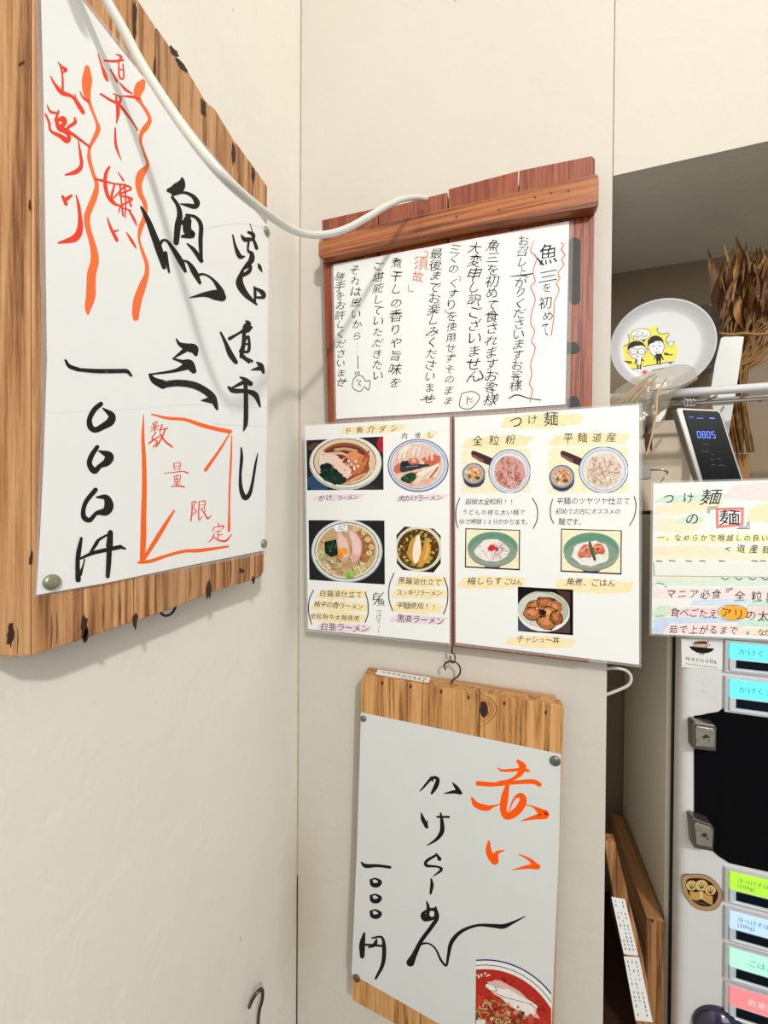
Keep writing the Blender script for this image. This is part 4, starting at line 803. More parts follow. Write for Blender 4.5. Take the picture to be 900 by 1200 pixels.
tack('thumbtack', 650.5, 891.5, 0.0058, tk, M['tack_dark'], 'grey-green thumbtack at the upper right corner of the pine board poster')
tack('thumbtack', 418, 1146, 0.0048, tk, M['tack_brown'], 'brown thumbtack at the lower left corner of the pine board poster')

# ================================================================== TICKET MACHINE
XM = 0.4910; sf = SY(0.0)
TM = base('ticket_machine', (0.72, 0.10, 0), 'grey ticket vending machine with lit buttons standing in the alcove', 'ticket machine')
ZT = Surf((0, 0.12, 0), (0, -1, 0)).at(750, 603).z
m = MB(); m.box(XM, 0.95, 0.031, 0.205, 0, ZT); m.build('cabinet', M['shell'], TM, bevel=0.0015)
m = MB(); m.box(XM + 0.0045, 0.946, 0.026, 0.032, 0.01, ZT - 0.004); m.build('door_seal', M['gap'], TM)
m = MB(); m.box(XM + 0.0035, 0.948, 0.0, 0.0265, 0.01, ZT - 0.006); o = m.build('door', M['door'], TM); bv = o.modifiers.new('bevel', 'BEVEL'); bv.width = 0.010; bv.segments = 5; bv.limit_method = 'ANGLE'
for p in o.data.polygons: p.use_smooth = True
I = Ink(SY(-0.0002), 3)     # scuffs left by an old sticker
K = (785, 740, 7.5)
for k in range(26): x, y = random.uniform(222, 400), random.uniform(345, 640); I.line(Zp(K, [(x, y, 2), (x + random.uniform(-25, 40), y + random.uniform(-10, 25), 1)]), (176, 176, 174), n=2)
I.build('scuff', M['flat'], TM)
cfg = [(749, 786, (104, 236, 230), 'cyan lit button', ['かけくろ'], (24, 150, 160), 1.0), (791, 832.5, (104, 236, 230), 'cyan lit button', ['かけく大'], (24, 150, 160), 1.0),
       (1013.8, 1054, (176, 232, 66), 'yellow-green lit button', ['冷つけそば', '(200g)'], (90, 150, 90), .8), (1059.5, 1098, (190, 220, 248), 'pale blue lit button', ['冷つけそば', '(200g)'], (60, 120, 190), .8),
       (1102.5, 1143, (180, 240, 220), 'mint lit button', [' ごはん'], (50, 190, 160), .8), (1147, 1188, (250, 140, 144), 'pink lit button', [' 数量限定'], (255, 240, 240), .8)]
for bi, (y0, y1, colr, lab, txt, tc_, sc) in enumerate(cfg):
    x0 = 848.0; A0 = sf.at(x0, y0); A1 = sf.at(x0 - 0.3, y1); Wd = 0.056; Ht = A0.z - A1.z
    bz = MB(); e = 0.0022
    X0, X1, Z1, Z0 = A0.x, A0.x + Wd, A0.z, A1.z
    for q_ in [(X0, X1, -0.0035, 0.0004, Z1 - e, Z1), (X0, X1, -0.0035, 0.0004, Z0, Z0 + e), (X0, X0 + e * 1.5, -0.0035, 0.0004, Z0 + e, Z1 - e), (X1 - e, X1, -0.0035, 0.0004, Z0 + e, Z1 - e)]: bz.box(*q_)
    bo = bz.build('button', M['bezel'], TM, bevel=0.0004, label=lab)
    iX0, iX1, iZ0, iZ1 = X0 + e * 1.5 + .0004, X1 - e, Z0 + e, Z1 - e; zs = iZ0 + (iZ1 - iZ0) * 0.44
    pn = MB(); pn.box(iX0, iX1, -0.0048, -0.0002, zs, iZ1); pn.build('lit_panel', lit('lit_%d' % bi, colr, 0.42 * sc), bo)
    cl = MB(); cl.box(iX0, iX1, -0.0044, -0.0002, iZ0, zs - 0.0003); cl.build('clear_cap', M['clear'], bo, bevel=0.0004)
    sl_ = MB(); sl_.box(iX0 + 0.006, iX1 - .006, -0.0052, -0.0040, iZ0 + (zs - iZ0) * .30, zs - 0.0012); sl_.build('display_window', M['slot'], bo)
    gl = MB(); gl.box(iX0 + 0.002, iX1 - .002, -0.0050, -0.0044, iZ0 + 0.0008, iZ0 + 0.0016); gl.build('cap_lip', M['chrome'], bo)
    cx = iX0 + 0.0225; fwds = Surf((0, -0.0049, 0), (0, -1, 0)); tI = Ink(fwds, 1)
    for li, tx in enumerate(txt):
        sz = 0.0078 if len(txt) == 1 else 0.0056; zc_ = (zs + iZ1) / 2 + (0 if len(txt) == 1 else (0.0026 - li * 0.0056))
        adv = 0.0
        for ch in tx:
            if ch == ' ': adv += sz * 1.2; continue
            V, Fc, ad = glyph(ch, 0.0); b0 = len(tI.v)
            start = iX0 + (0.0075 if bi < 2 else 0.0065)
            for vx, vy in V: tI.v.append(Vector((start + adv + vx * sz, -0.00492, zc_ + (vy - .38) * sz)))
            for f in Fc: tI.f.append(tuple(i_ + b0 for i_ in f)); tI.c.append(lin(tc_))
            adv += ad * sz * 1.02
    tI.build('lettering', M['flat'], bo)
for nm, zz in (('upper', [(811, 849), (814, 846), (838, 850), (840, 853), (839.5, 881), (812, 878)]), ('lower', [(810, 960), (814, 959), (834, 966.5), (837.5, 972), (836, 998.5), (813, 994)])):
    s_ = SY(-0.013); m = MB(); m.prism([s_.at(*p) for p in zz], (0, 0.0128, 0)); lk = m.build('lock_case', M['locks'], TM, bevel=0.0012)
    cx, cy = sum(p[0] for p in zz) / 6, sum(p[1] for p in zz) / 6
    m = MB(); s3 = SY(-0.0142); m.prism([s3.at(cx + 1 + (p[0] - cx) * .78, cy + 1.5 + (p[1] - cy) * .72) for p in zz], (0, 0.0016, 0)); m.build('lock_face', M['lock'], lk, bevel=0.0006)
    I = Ink(SY(-0.0143), 3); I.blob(cx + 1.5, cy + 4, 3.6, 2.4, (64, 52, 38), 0, .4); I.blob(cx + 5, cy + 8, 1, 1, (40, 34, 30)); I.build('keyhole', M['flat'], lk)
m = MB(); m.lathe(sf.at(843, 1206, 0), (0, -1, 0), [(0.026, 0), (0.026, 0.004), (0.024, 0.007), (0.018, 0.012), (0.008, 0.015), (0, 0.0155)], 36); m.build('round_button', M['knob'], TM, smooth=True)

m = MB(); s_ = SY(-0.0012)
cov = [(813.7, 839.3), (822, 838.5), (830, 836.5), (842, 834.7), (848, 830.5), (853, 828.7), (900, 835), (960, 845), (960, 1036), (900, 1021.8), (855, 1011.6), (843, 1004), (836, 998), (822, 990), (814, 982)]
m.prism([s_.at(*p) for p in cov], (0, 0.0011, 0)); o = m.build('black_cover', M['black'], loc=s_.at(880, 1015)); tag(o, 'matte black sheet covering the middle of the ticket machine front', 'cover')

ms = SY(-0.0006); st = base('bowl_sticker', ms.at(824, 786), 'white sticker with a black bowl mark above the black sheet on the machine', 'sticker')
m = MB(); m.prism([ms.at(*p) for p in Zp(K, [(100, 60), (470, 72), (468, 335), (105, 315)])], (0, 0.0004, 0)); m.build('sticker_sheet', plain('sticker_white', (226, 226, 224), 0.5), st)
I = Ink(ms, 3)
I.poly(Zp(K, [(168, 128), (390, 150), (375, 172), (340, 188), (290, 193), (235, 185), (190, 160)]), (24, 22, 26)); I.poly(Zp(K, [(250, 192), (310, 197), (300, 203), (262, 200)]), (24, 22, 26)); I.line(Zp(K, [(195, 100, 4), (212, 140, 3)]), (20, 20, 24))
I.poly(Zp(K, [(205, 92), (330, 100), (340, 130), (322, 145), (215, 135)]), (176, 148, 112)); I.blob(*Zp(K, [(268, 98)])[0], 8, 2, (92, 62, 44)); I.blob(*Zp(K, [(268, 122)])[0], 7, 1.5, (206, 184, 150))
for x, y in [(338, 85), (350, 118)]: I.ellipse(*Zp(K, [(x, y)])[0], .9, .9, (40, 38, 60), n=8)
a, b_ = Zp(K, [(160, 232), (398, 262)]); text(I, 'mecicolle', a[0], a[1], b_[0], b_[1], 7.6, (26, 24, 28), shear=0, hand=0.2, thin=0.0)
for k in range(14): x = 140 + k * 20; I.line(Zp(K, [(x, 283 + k * 2.6, 6), (x + 12, 284.5 + k * 2.6, 6)]), (60, 58, 62), n=1)
I.build('lettering', M['flat'], st)

cs = SY(-0.0006); cr = base('crest_sticker', cs.at(822, 1068), 'round brown and gold crest sticker with three tree heads over a fold on the machine', 'sticker')
Kc = (785, 940, 7.826)
oc = [(105, 700), (125, 672), (170, 660), (290, 662), (360, 685), (430, 740), (475, 810), (485, 860), (470, 920), (430, 975), (370, 998), (290, 992), (210, 955), (150, 880), (112, 790)]
def scale(P, k): cx = sum(p[0] for p in P) / len(P); cy = sum(p[1] for p in P) / len(P); return [(cx + (p[0] - cx) * k, cy + (p[1] - cy) * k) for p in P]
I = Ink(cs, 1)
smooth_ = lambda P: [p[:2] for p in spline(P + [P[0]], 4)][:-1]
I.poly(Zp(Kc, smooth_(oc)), (62, 40, 44)); I.poly(Zp(Kc, smooth_(scale(oc, .975))), (172, 138, 100)); I.poly(Zp(Kc, smooth_(scale(oc, .77))), (40, 22, 24))
Gd = (206, 178, 112); dk = (48, 28, 22)
for x, y, rx, ry in [(200, 765, 50, 46), (290, 765, 58, 52), (372, 808, 50, 46)]: I.ellipse(*Zp(Kc, [(x, y)])[0], (rx + 4) / 7.826, (ry + 4) / 7.826, dk); I.ellipse(*Zp(Kc, [(x, y)])[0], rx / 7.826, ry / 7.826, Gd)
for x, y in [(200, 770), (290, 768), (372, 815)]:
    for dx, dy in [(0, -32), (-26, -14), (26, -14), (-22, 4), (22, 8)]: I.line(Zp(Kc, [(x, y + 26, 6), (x + dx, y + dy, 5)]), dk, n=1)
I.poly(Zp(Kc, [(182, 812), (240, 825), (288, 815), (340, 850), (392, 862), (392, 945), (345, 925), (290, 890), (240, 905), (188, 885)]), (190, 150, 82)); I.poly(Zp(Kc, [(276, 815), (300, 820), (300, 888), (276, 885)]), (216, 192, 130)); I.line(Zp(Kc, [(182, 808, 6), (240, 822, 6), (288, 812, 6), (340, 848, 6), (395, 858, 6)]), dk); I.line(Zp(Kc, [(220, 915, 10), (290, 925, 16), (340, 945, 8)]), (70, 76, 60))
I.build('crest', M['flat'], cr)
m = MB(); m.prism([SY(-0.0005).at(*p) for p in Zp(Kc, smooth_(oc))], (0, 0.0003, 0)); m.build('sticker_sheet', M['redblack'], cr)

# ================================================================== NOODLE SIGN ON THE MACHINE
ss = SY(-0.0100)
Sg = base('noodle_sign', ss.at(830, 745), 'laminated sign with pastel crayon stripes and handwriting on top of the ticket machine', 'sign')
m = MB(); m.prism([ss.at(*p) for p in [(765.5, 566.5), (960, 561), (960, 757), (900, 749.5), (763.5, 742.5)]], (0, 0.0008, 0)); m.build('paper', M['paper'], Sg)
s2 = SY(-0.0096); m = MB(); m.prism([s2.at(*p) for p in [(763, 564), (962, 558.5), (962, 760), (900, 751.5), (761, 744.5)]], (0, 0.0005, 0)); m.build('laminate', M['film'], Sg)
m = MB(); m.box(0.50, 0.70, -0.0088, -0.0002, ZT - 0.03, ZT - 0.012); m.build('mounting_tape', M['white'], Sg)
I = Ink(ss, 2); V1 = (755, 550, 6.207); V2 = (755, 640, 6.207)
v1 = lambda x, y: (755 + x / 6.207, 550 + y / 6.207); v2 = lambda x, y: (755 + x / 6.207, 640 + y / 6.207)
I.clip = [(765.8, 567), (958, 562), (958, 756), (764, 742)]
for fn, x0, y0, x1, y1, h, c in [(v1, 90, 222, 600, 200, 60, (176, 222, 190)), (v1, 85, 300, 560, 250, 90, (244, 224, 160)), (v1, 80, 400, 400, 420, 100, (244, 226, 170)), (v1, 240, 375, 430, 365, 55, (176, 222, 190)), (v1, 600, 170, 1250, 150, 130, (246, 206, 206)), (v1, 760, 330, 1250, 250, 150, (248, 222, 140)),
        (v1, 90, 505, 1250, 500, 62, (238, 238, 130)), (v1, 640, 590, 1250, 585, 50, (236, 240, 120)), (v1, 75, 590, 640, 600, 80, (246, 222, 160)), (v1, 75, 640, 1250, 640, 50, (246, 226, 180)),
        (v2, 80, 235, 560, 225, 40, (246, 220, 166)), (v2, 70, 262, 1250, 262, 60, (190, 226, 196)), (v2, 60, 345, 1250, 345, 90, (240, 214, 214)), (v2, 350, 412, 760, 408, 50, (176, 206, 240)), (v2, 750, 425, 1250, 420, 60, (150, 216, 180)), (v2, 60, 475, 200, 470, 80, (176, 222, 160)), (v2, 180, 480, 1250, 480, 80, (244, 190, 190)), (v2, 60, 540, 700, 535, 50, (160, 196, 236)), (v2, 680, 560, 1250, 560, 60, (160, 218, 190)), (v2, 60, 590, 170, 590, 90, (150, 190, 236)), (v2, 150, 600, 700, 605, 70, (244, 200, 200)), (v2, 700, 620, 1250, 625, 50, (246, 214, 150))]:
    sw(I, fn, x0, y0, x1, y1, h, c, 6.207, Sg)
I = Ink(ss, 30)
I.blob(*v2(648, 485), 17, 8.4, (246, 176, 60), 3, .05, 20); I.auto = (M['flat'], Sg); I.flush('crayon_oval')
for a, b_ in [((530, 290), (715, 285)), ((715, 285), (712, 400)), ((712, 400), (532, 420)), ((532, 420), (530, 290))]: I.line([v1(*a) + (3.0,), v1(*b_) + (3.0,)], (244, 130, 130), n=2)
I.build('crayon_mark', M['flat'], Sg, label='pink crayon square')
I = Ink(ss, 50); I.auto = (M['flat'], Sg)
def T1(fn, s, x0, y0, x1, y1, sz, **kw): kw.setdefault('thin', 0.0); T(I, fn, 6.207, s, x0, y0, x1, y1, sz, **kw)
T1(v1, 'つけ', 180, 212, 320, 208, 90); T1(v1, '麺', 487, 200, 487, 200, 130, wide=1.25); T1(v1, 'の', 352, 360, 352, 360, 92, wide=1.1); T1(v1, '麺', 622, 350, 622, 350, 125, wide=1.3)
T1(v1, '一、なめらかで喉越しの良い', 120, 497, 875, 500, 52); T1(v1, '<', 610, 577, 610, 577, 70); T1(v1, '道産麺', 705, 575, 890, 583, 62)
T1(v2, '一、', 115, 272, 175, 280, 56); T1(v2, 'マニア必食', 195, 345, 525, 350, 76); T1(v2, '全粒', 695, 362, 820, 365, 86); T1(v2, '粉', 925, 368, 925, 368, 84)
T1(v2, '食べごたえ', 225, 480, 500, 492, 72); T1(v2, 'アリの太', 595, 485, 865, 508, 80); T1(v2, '茹で上がるまで', 212, 605, 650, 612, 66); T1(v2, 'a.なが', 755, 625, 900, 630, 56)
for st in [[(462, 320), (465, 275), (535, 272)], [(472, 318), (476, 288), (534, 284)], [(675, 430), (765, 432), (762, 380)], [(690, 420), (750, 420), (750, 385)]]: I.line(Zp(V1, [p + (5,) for p in st]), BK, n=1)
for st in [[(598, 338), (600, 312), (645, 306)], [(608, 338), (612, 322), (640, 316)]]: I.line(Zp(V2, [p + (5,) for p in st]), BK, n=1)
for x in (85, 180, 300, 400, 540, 780, 840): I.line(Zp(V2, [(x, 108, 5), (x + 25, 104 + random.uniform(0, 6), 6), (x + 48, 112, 4)]), BK)
for x in (560, 660, 760, 850): I.line(Zp(V2, [(x, 228, 4), (x + 30, 244, 6), (x + 55, 232, 5)]), BK)
I.line(Zp(V2, [(545, 505, 3), (536, 470, 3), (570, 438, 3), (640, 428, 3), (720, 440, 3), (750, 480, 3), (735, 520, 3), (650, 540, 3), (560, 528, 3)]), (120, 80, 30)); I.flush()
s3 = SY(-0.0112); m = MB(); m.prism([s3.at(*p) for p in [(766.5, 658.5), (905, 661), (960, 662), (960, 680), (905, 676), (767, 674.5)]], (0, 0.0003, 0)); m.build('cover_strip', plain('strip_white', (234, 236, 228), 0.5), Sg, label='blank white paper strip')

# ================================================================== THINGS IN THE ALCOVE
# wire shelf
YR = 0.030; sr = SY(YR); zr = sr.at(840, 457.5).z
sh_ = base('wire_shelf', (0.70, 0.05, zr), 'chrome wire shelf with a thick front rail in the alcove above the machine', 'shelf')
m = MB(); m.tube([(XA + .003, YR, zr), (0.968, YR, zr)], 0.0050, 14); m.build('front_rail', M['chrome'], sh_, smooth=True)
m = MB(); m.tube([(XA + .003, YR + .004, zr - 0.0130), (0.968, YR + .004, zr - 0.0130)], 0.0016, 8); m.build('lower_wire', M['wire'], sh_, smooth=True)
m = MB(); m.tube([(XA + .003, 0.076, zr), (0.968, 0.076, zr)], 0.0026, 8); m.build('back_rail', M['wire'], sh_, smooth=True)
for k in range(17):
    x = XA + 0.022 + k * 0.032; m = MB(); m.tube([(x, YR, zr - 0.0065), (x, 0.076, zr - 0.0052)], 0.0013, 6); m.build('cross_wire', M['wire'], sh_, smooth=True)
m = MB()
for k in range(3):
    c = SY(YR - .002).at(804 + k * 4, 472); m.tube([c + Vector((0.0022 * math.cos(a), 0, 0.0042 * math.sin(a))) for a in [math.radians(30 * j) for j in range(12)]], 0.0007, 6)
m.build('wire_clip', M['wire'], sh_, smooth=True)

# plate with print
sp_ = Surf(SY(0.060).at(774, 405), (0.02, -1, 0.03)); pc = sp_.p
pt = base('plate', sp_.at(773, 468), 'white china plate with a yellow two-faced cartoon print standing on the shelf', 'plate')
Rp = (sp_.at(833, 404) - sp_.at(713, 408)).length / 2 * 1.03
m = MB(); m.lathe(pc, sp_.n, [(0.0, 0.0), (Rp * .72, 0.0), (Rp * .80, 0.0004), (Rp * .90, 0.0017), (Rp * .97, 0.0036), (Rp, 0.0046), (Rp, 0.0030), (Rp * .78, -0.0015), (Rp * .6, -0.004), (0, -0.004)], 64); m.build('dish', M['plate'], pt, smooth=True)
I = Ink(sp_, 4); Zq = (700, 330, 6.429)
def zq(P): return Zp(Zq, P)
Y_ = (236, 220, 92)
I.poly(zq([(160, 490), (235, 462), (245, 390), (270, 365), (370, 345), (445, 335), (455, 370), (480, 395), (545, 390), (518, 430), (530, 470), (600, 462), (605, 530), (592, 590), (420, 625), (200, 668), (175, 620), (165, 560)]), Y_)
for P in [[(175, 492), (215, 482), (238, 462), (240, 430), (232, 395)], [(455, 345), (452, 372), (480, 395), (540, 388)], [(545, 400), (520, 430), (530, 470), (585, 452)], [(200, 670), (330, 650)], [(345, 640), (580, 600)]]: I.line(zq([p + (5,) for p in P]), (34, 30, 28))
I.ellipse(*zq([(555, 470)])[0], 3.6, 3.0, (40, 36, 34)); I.ellipse(*zq([(555, 470)])[0], 3.0, 2.4, (238, 238, 234))
I.poly(zq([(330, 435), (365, 430), (352, 458)]), (34, 30, 28)); I.ellipse(*zq([(328, 398)])[0], 12.2, 6.9, (34, 30, 28), -6); I.ellipse(*zq([(328, 398)])[0], 11.6, 6.3, (240, 240, 232), -6)
a, b_ = zq([(305, 385), (338, 382)]); text(I, 'Co', a[0], a[1], b_[0], b_[1], 6, BK, shear=0, hand=.3, thin=0); a, b_ = zq([(283, 414), (376, 402)]); text(I, 'Mottio!', a[0], a[1], b_[0], b_[1], 6, BK, shear=0, hand=.3, thin=0)
WHT = (240, 240, 238); KK = (30, 27, 27)
# two men: hair, face, features, suit
def man(cx, cy, rx, ry, glasses):
    I.blob(cx - 1, cy - ry * .35, rx * 1.1, ry * .85, KK, 0, .03, 20); I.ellipse(cx - rx * 1.0, cy + 1, 2.4, 2.6, KK); I.ellipse(cx - rx * 1.0, cy + 1, 1.8, 2.0, WHT); I.ellipse(cx + rx * 1.0, cy, 2.2, 2.6, KK); I.ellipse(cx + rx * 1.0, cy, 1.6, 2.0, WHT)
    I.ellipse(cx, cy, rx + .6, ry + .6, KK); I.ellipse(cx, cy, rx, ry, WHT); I.poly([(cx - rx, cy - 2), (cx - rx * .9, cy - ry * .75), (cx - rx * .2, cy - ry * 1.12), (cx + rx * .8, cy - ry * .85), (cx + rx, cy - 3), (cx + rx * .62, cy - ry * .62), (cx - rx * .1, cy - ry * .58), (cx - rx * .7, cy - ry * .35)], KK)
    if glasses:
        for d in (-rx * .45, rx * .48): I.ellipse(cx + d, cy + 1, rx * .44, rx * .44, KK, n=20); I.ellipse(cx + d, cy + 1, rx * .37, rx * .37, WHT, n=20); I.ellipse(cx + d, cy + 1, .6, .7, KK, n=8)
        I.line([(cx - 2, cy + ry * .72, .7), (cx, cy + ry * .66, .9), (cx + 2, cy + ry * .72, .7)], KK)
    else:
        for d in (-rx * .42, rx * .42): I.line([(cx + d - 2, cy, .6), (cx + d, cy - 1.2, .8), (cx + d + 2, cy, .6)], KK); I.line([(cx + d - 2, cy - 4, .5), (cx + d, cy - 4.8, .7), (cx + d + 2, cy - 4, .5)], KK)
        I.line([(cx - 2.6, cy + ry * .5, .6), (cx, cy + ry * .66, .8), (cx + 2.8, cy + ry * .46, .6)], KK)
    I.line([(cx, cy + 1, .5), (cx + .8, cy + 3, .6), (cx - .2, cy + 3.4, .5)], KK)
man(*zq([(302, 520)])[0], 9.6, 9.6, True); man(*zq([(445, 490)])[0], 8.6, 10.8, False)
for (x, y), coat in ((zq([(315, 610)])[0], False), (zq([(462, 575)])[0], True)):
    I.poly([(x - 2.8, y - 5), (x + 2.8, y - 5), (x + 2.4, y + 3), (x - 2.4, y + 3)], KK if coat else WHT); I.line([(x - 2.8, y - 4, 1.4), (x - 5, y + 1, 1.2)], KK); I.line([(x + 2.8, y - 4, 1.4), (x + 5.5, y - 2 if not coat else y + 2, 1.2)], KK)
    I.line([(x - 2.6, y - 4, .9), (x - 2.4, y + 3, .9)], KK); I.line([(x + 2.6, y - 4, .9), (x + 2.4, y + 3, .9)], KK); I.line([(x - 1.4, y + 3, 1.6), (x - 1.6, y + 7, 1.4)], KK); I.line([(x + 1.4, y + 3, 1.6), (x + 1.8, y + 7, 1.4)], KK)
for x, y, w in [(202, 600, 9), (222, 610, 6), (502, 538, 5), (505, 548, 10), (540, 612, 4)]: X, Yy = zq([(x, y)])[0]; I.line([(X, Yy, 1.0), (X + w, Yy + .5, 1.0)], (60, 54, 50), n=1)
X, Yy = zq([(358, 682)])[0]; I.blob(X, Yy, 3, 2, (226, 96, 70)); I.line([(X + 9, Yy - 2, .8), (X + 22, Yy - 5, .8)], (50, 46, 44), n=1)
I.build('print', M['flat'], pt, label='yellow cartoon print')
# second grey plate behind
s4 = Surf(SY(0.165).at(822, 400), (0.02, -1, 0.06)); m = MB(); R4 = 0.052
m.lathe(s4.p, s4.n, [(0, 0), (R4 * .7, 0), (R4, 0.006), (R4, 0.004), (R4 * .6, -0.003), (0, -0.003)], 48)
tag(m.build('plate', plain('grey_china', (150, 142, 134), 0.3, coat=0.3), loc=s4.p - Vector((0, 0, R4)), smooth=True), 'dim grey plate half hidden behind the printed plate', 'plate')

# clear bag of straw
bgp = [(713, 470), (722, 457), (742, 443), (765, 434), (792, 427), (806, 427), (815, 433), (818, 444), (806, 452), (792, 459), (785, 470), (781, 484), (777, 496), (766, 505), (757, 512), (752, 516), (736, 505), (716, 488)]
bgb = base('straw_bag', SY(0.01).at(745, 500), 'crumpled clear plastic bag of pale straw in front of the plate', 'bag')
def inside(x, y, P):
    c = False
    for i in range(len(P)):
        a, b_ = P[i], P[i - 1]
        if (a[1] > y) != (b_[1] > y) and x < (b_[0] - a[0]) * (y - a[1]) / (b_[1] - a[1]) + a[0]: c = not c
    return c
def dist(x, y, P):
    d = 1e9
    for i in range(len(P)):
        a, b_ = P[i - 1], P[i]; l2 = (b_[0] - a[0]) ** 2 + (b_[1] - a[1]) ** 2; t = max(0, min(1, ((x - a[0]) * (b_[0] - a[0]) + (y - a[1]) * (b_[1] - a[1])) / l2)); d = min(d, math.hypot(x - a[0] - t * (b_[0] - a[0]), y - a[1] - t * (b_[1] - a[1])))
    return d
from mathutils import noise as mnoise
YG = 0.016
def bag_side(sgn):
    vs, fs, idx = [], [], {}
    cx, cy = 765, 468; rings, seg = 9, 54
    def rim(k):
        t = k / seg * len(bgp); i = int(t) % len(bgp); u = t - int(t); a, b_ = bgp[i], bgp[(i + 1) % len(bgp)]; return a[0] + (b_[0] - a[0]) * u, a[1] + (b_[1] - a[1]) * u
    for r in range(rings + 1):
        for k in range(seg):
            x, y = rim(k); f = r / rings; X, Y2 = cx + (x - cx) * f, cy + (y - cy) * f
            h = 0.010 * (1 - f * f) * sgn + (1 - f) * 0.004 * sgn * mnoise.noise(Vector((X * .09, Y2 * .13, sgn * 3))) + 0.0025 * (1 - f ** 4) * mnoise.noise(Vector((X * .3, Y2 * .22, 5)))
            vs.append(SY(YG).at(X, Y2, h))
    for r in range(rings):
        for k in range(seg): fs.append((r * seg + k, r * seg + (k + 1) % seg, (r + 1) * seg + (k + 1) % seg, (r + 1) * seg + k))
    return vs, fs
bm_ = MB()
for sg in (1, -1): bm_.add(*bag_side(sg))
bm_.build('bag_film', M['bag'], bgb, smooth=True)
for P, w in [([(727, 474), (741, 458), (756, 445), (768, 438)], .0022), ([(732, 473), (745, 458), (760, 446)], .0020), ([(737, 474), (750, 460), (764, 447), (770, 440)], .0026), ([(744, 472), (756, 460), (768, 448)], .0018), ([(768, 478), (770, 462), (776, 450), (782, 443)], .0018), ([(722, 476), (735, 462), (748, 451)], .0016)]:
    m = MB(); pp = [Vector(p) for p in spline([tuple(SY(YG - 0.001).at(*c)) for c in P], 5)]; n_ = len(pp); m.tube(pp, [w * (0.45 + .55 * math.sin(math.pi * (i + .5) / n_)) for i in range(n_)], 6, flat=.35); m.build('straw', M['pale'], bgb, smooth=True)
m = MB(); pp = [Vector(p) for p in spline([tuple(SY(-0.002).at(*c)) for c in [(778, 447), (771, 462), (769, 485), (764, 510), (757, 535)]], 6)]; n_ = len(pp)
m.tube(pp, [0.0014] * n_, 6, flat=.5); tag(m.build('straw_stalk', M['pale'], loc=pp[-1], smooth=True), 'single pale straw stalk hanging down in front of the alcove', 'straw')
m = MB()
for k in range(5):
    x = 757 + k * 1.3; pp = [Vector(p) for p in spline([tuple(SY(0.012 + .002 * k).at(x + random.uniform(-1, 1), y)) for y in (488, 500, 512, 522 + random.uniform(0, 8))], 5)]; m.tube(pp, [0.0013 * random.uniform(.6, 1.2) for _ in pp], 6)
tag(m.build('dark_twigs', M['bark'], loc=SY(0.014).at(758, 528)), 'dark brown dried twigs hanging beside the edge of the right menu', 'twigs')
# folded white paper tail of the bag
m = MB(); s5 = SY(-0.001); m.prism([s5.at(*p) for p in [(781, 479), (779, 486), (774, 493), (768, 495), (770, 487), (776, 482)]], (0, 0.0006, 0))
tag(m.build('paper_scrap', M['wrap'], loc=s5.at(772, 494)), 'torn scrap of white paper under the clear bag', 'paper')

# dried straw bundle with leaves, tied
sx = 0.105; sS = SY(sx)
bd = base('straw_bundle', sS.at(862, 545), 'tied bundle of dried brown straw and leaves standing behind the shelf rail', 'dried plants')
m = MB()
for k in range(60):
    x_t = random.uniform(838, 945); y_t = random.uniform(300, 378); xm = 858 + (x_t - 858) * .32 + random.uniform(-6, 6); xb = random.uniform(846, 872)
    dep = random.uniform(-0.014, 0.02)
    P = [tuple(sS.at(x_t + random.uniform(-4, 4), y_t, dep)), tuple(sS.at((x_t + xm) / 2 + random.uniform(-3, 3), (y_t + 396) / 2, dep)), tuple(sS.at(xm, 396, dep)), tuple(sS.at((xm + xb) / 2, 440, dep * .6)), tuple(sS.at(xb, random.uniform(500, 548), dep * .5))]
    pp = [Vector(p) for p in spline(P, 4)]; n_ = len(pp); m.tube(pp, [0.0011 * random.uniform(.6, 1.1) for i in range(n_)], 5, flat=.6)
for k in range(40):   # stems spreading down right below the tie
    xa, xb = random.uniform(862, 930), random.uniform(838, 872); dep = random.uniform(-0.015, 0.015)
    pp = [Vector(p) for p in spline([tuple(sS.at(xa, 392 + random.uniform(-4, 6), dep)), tuple(sS.at((xa + xb) / 2 + 2, 420, dep)), tuple(sS.at(xb, 447, dep)), tuple(sS.at(xb + 12, 530, dep))], 4)]; m.tube(pp, [0.0013] * len(pp), 5, flat=.6)
o = m.build('stalks', M['straw'], bd, smooth=True); o['kind'] = 'stuff'
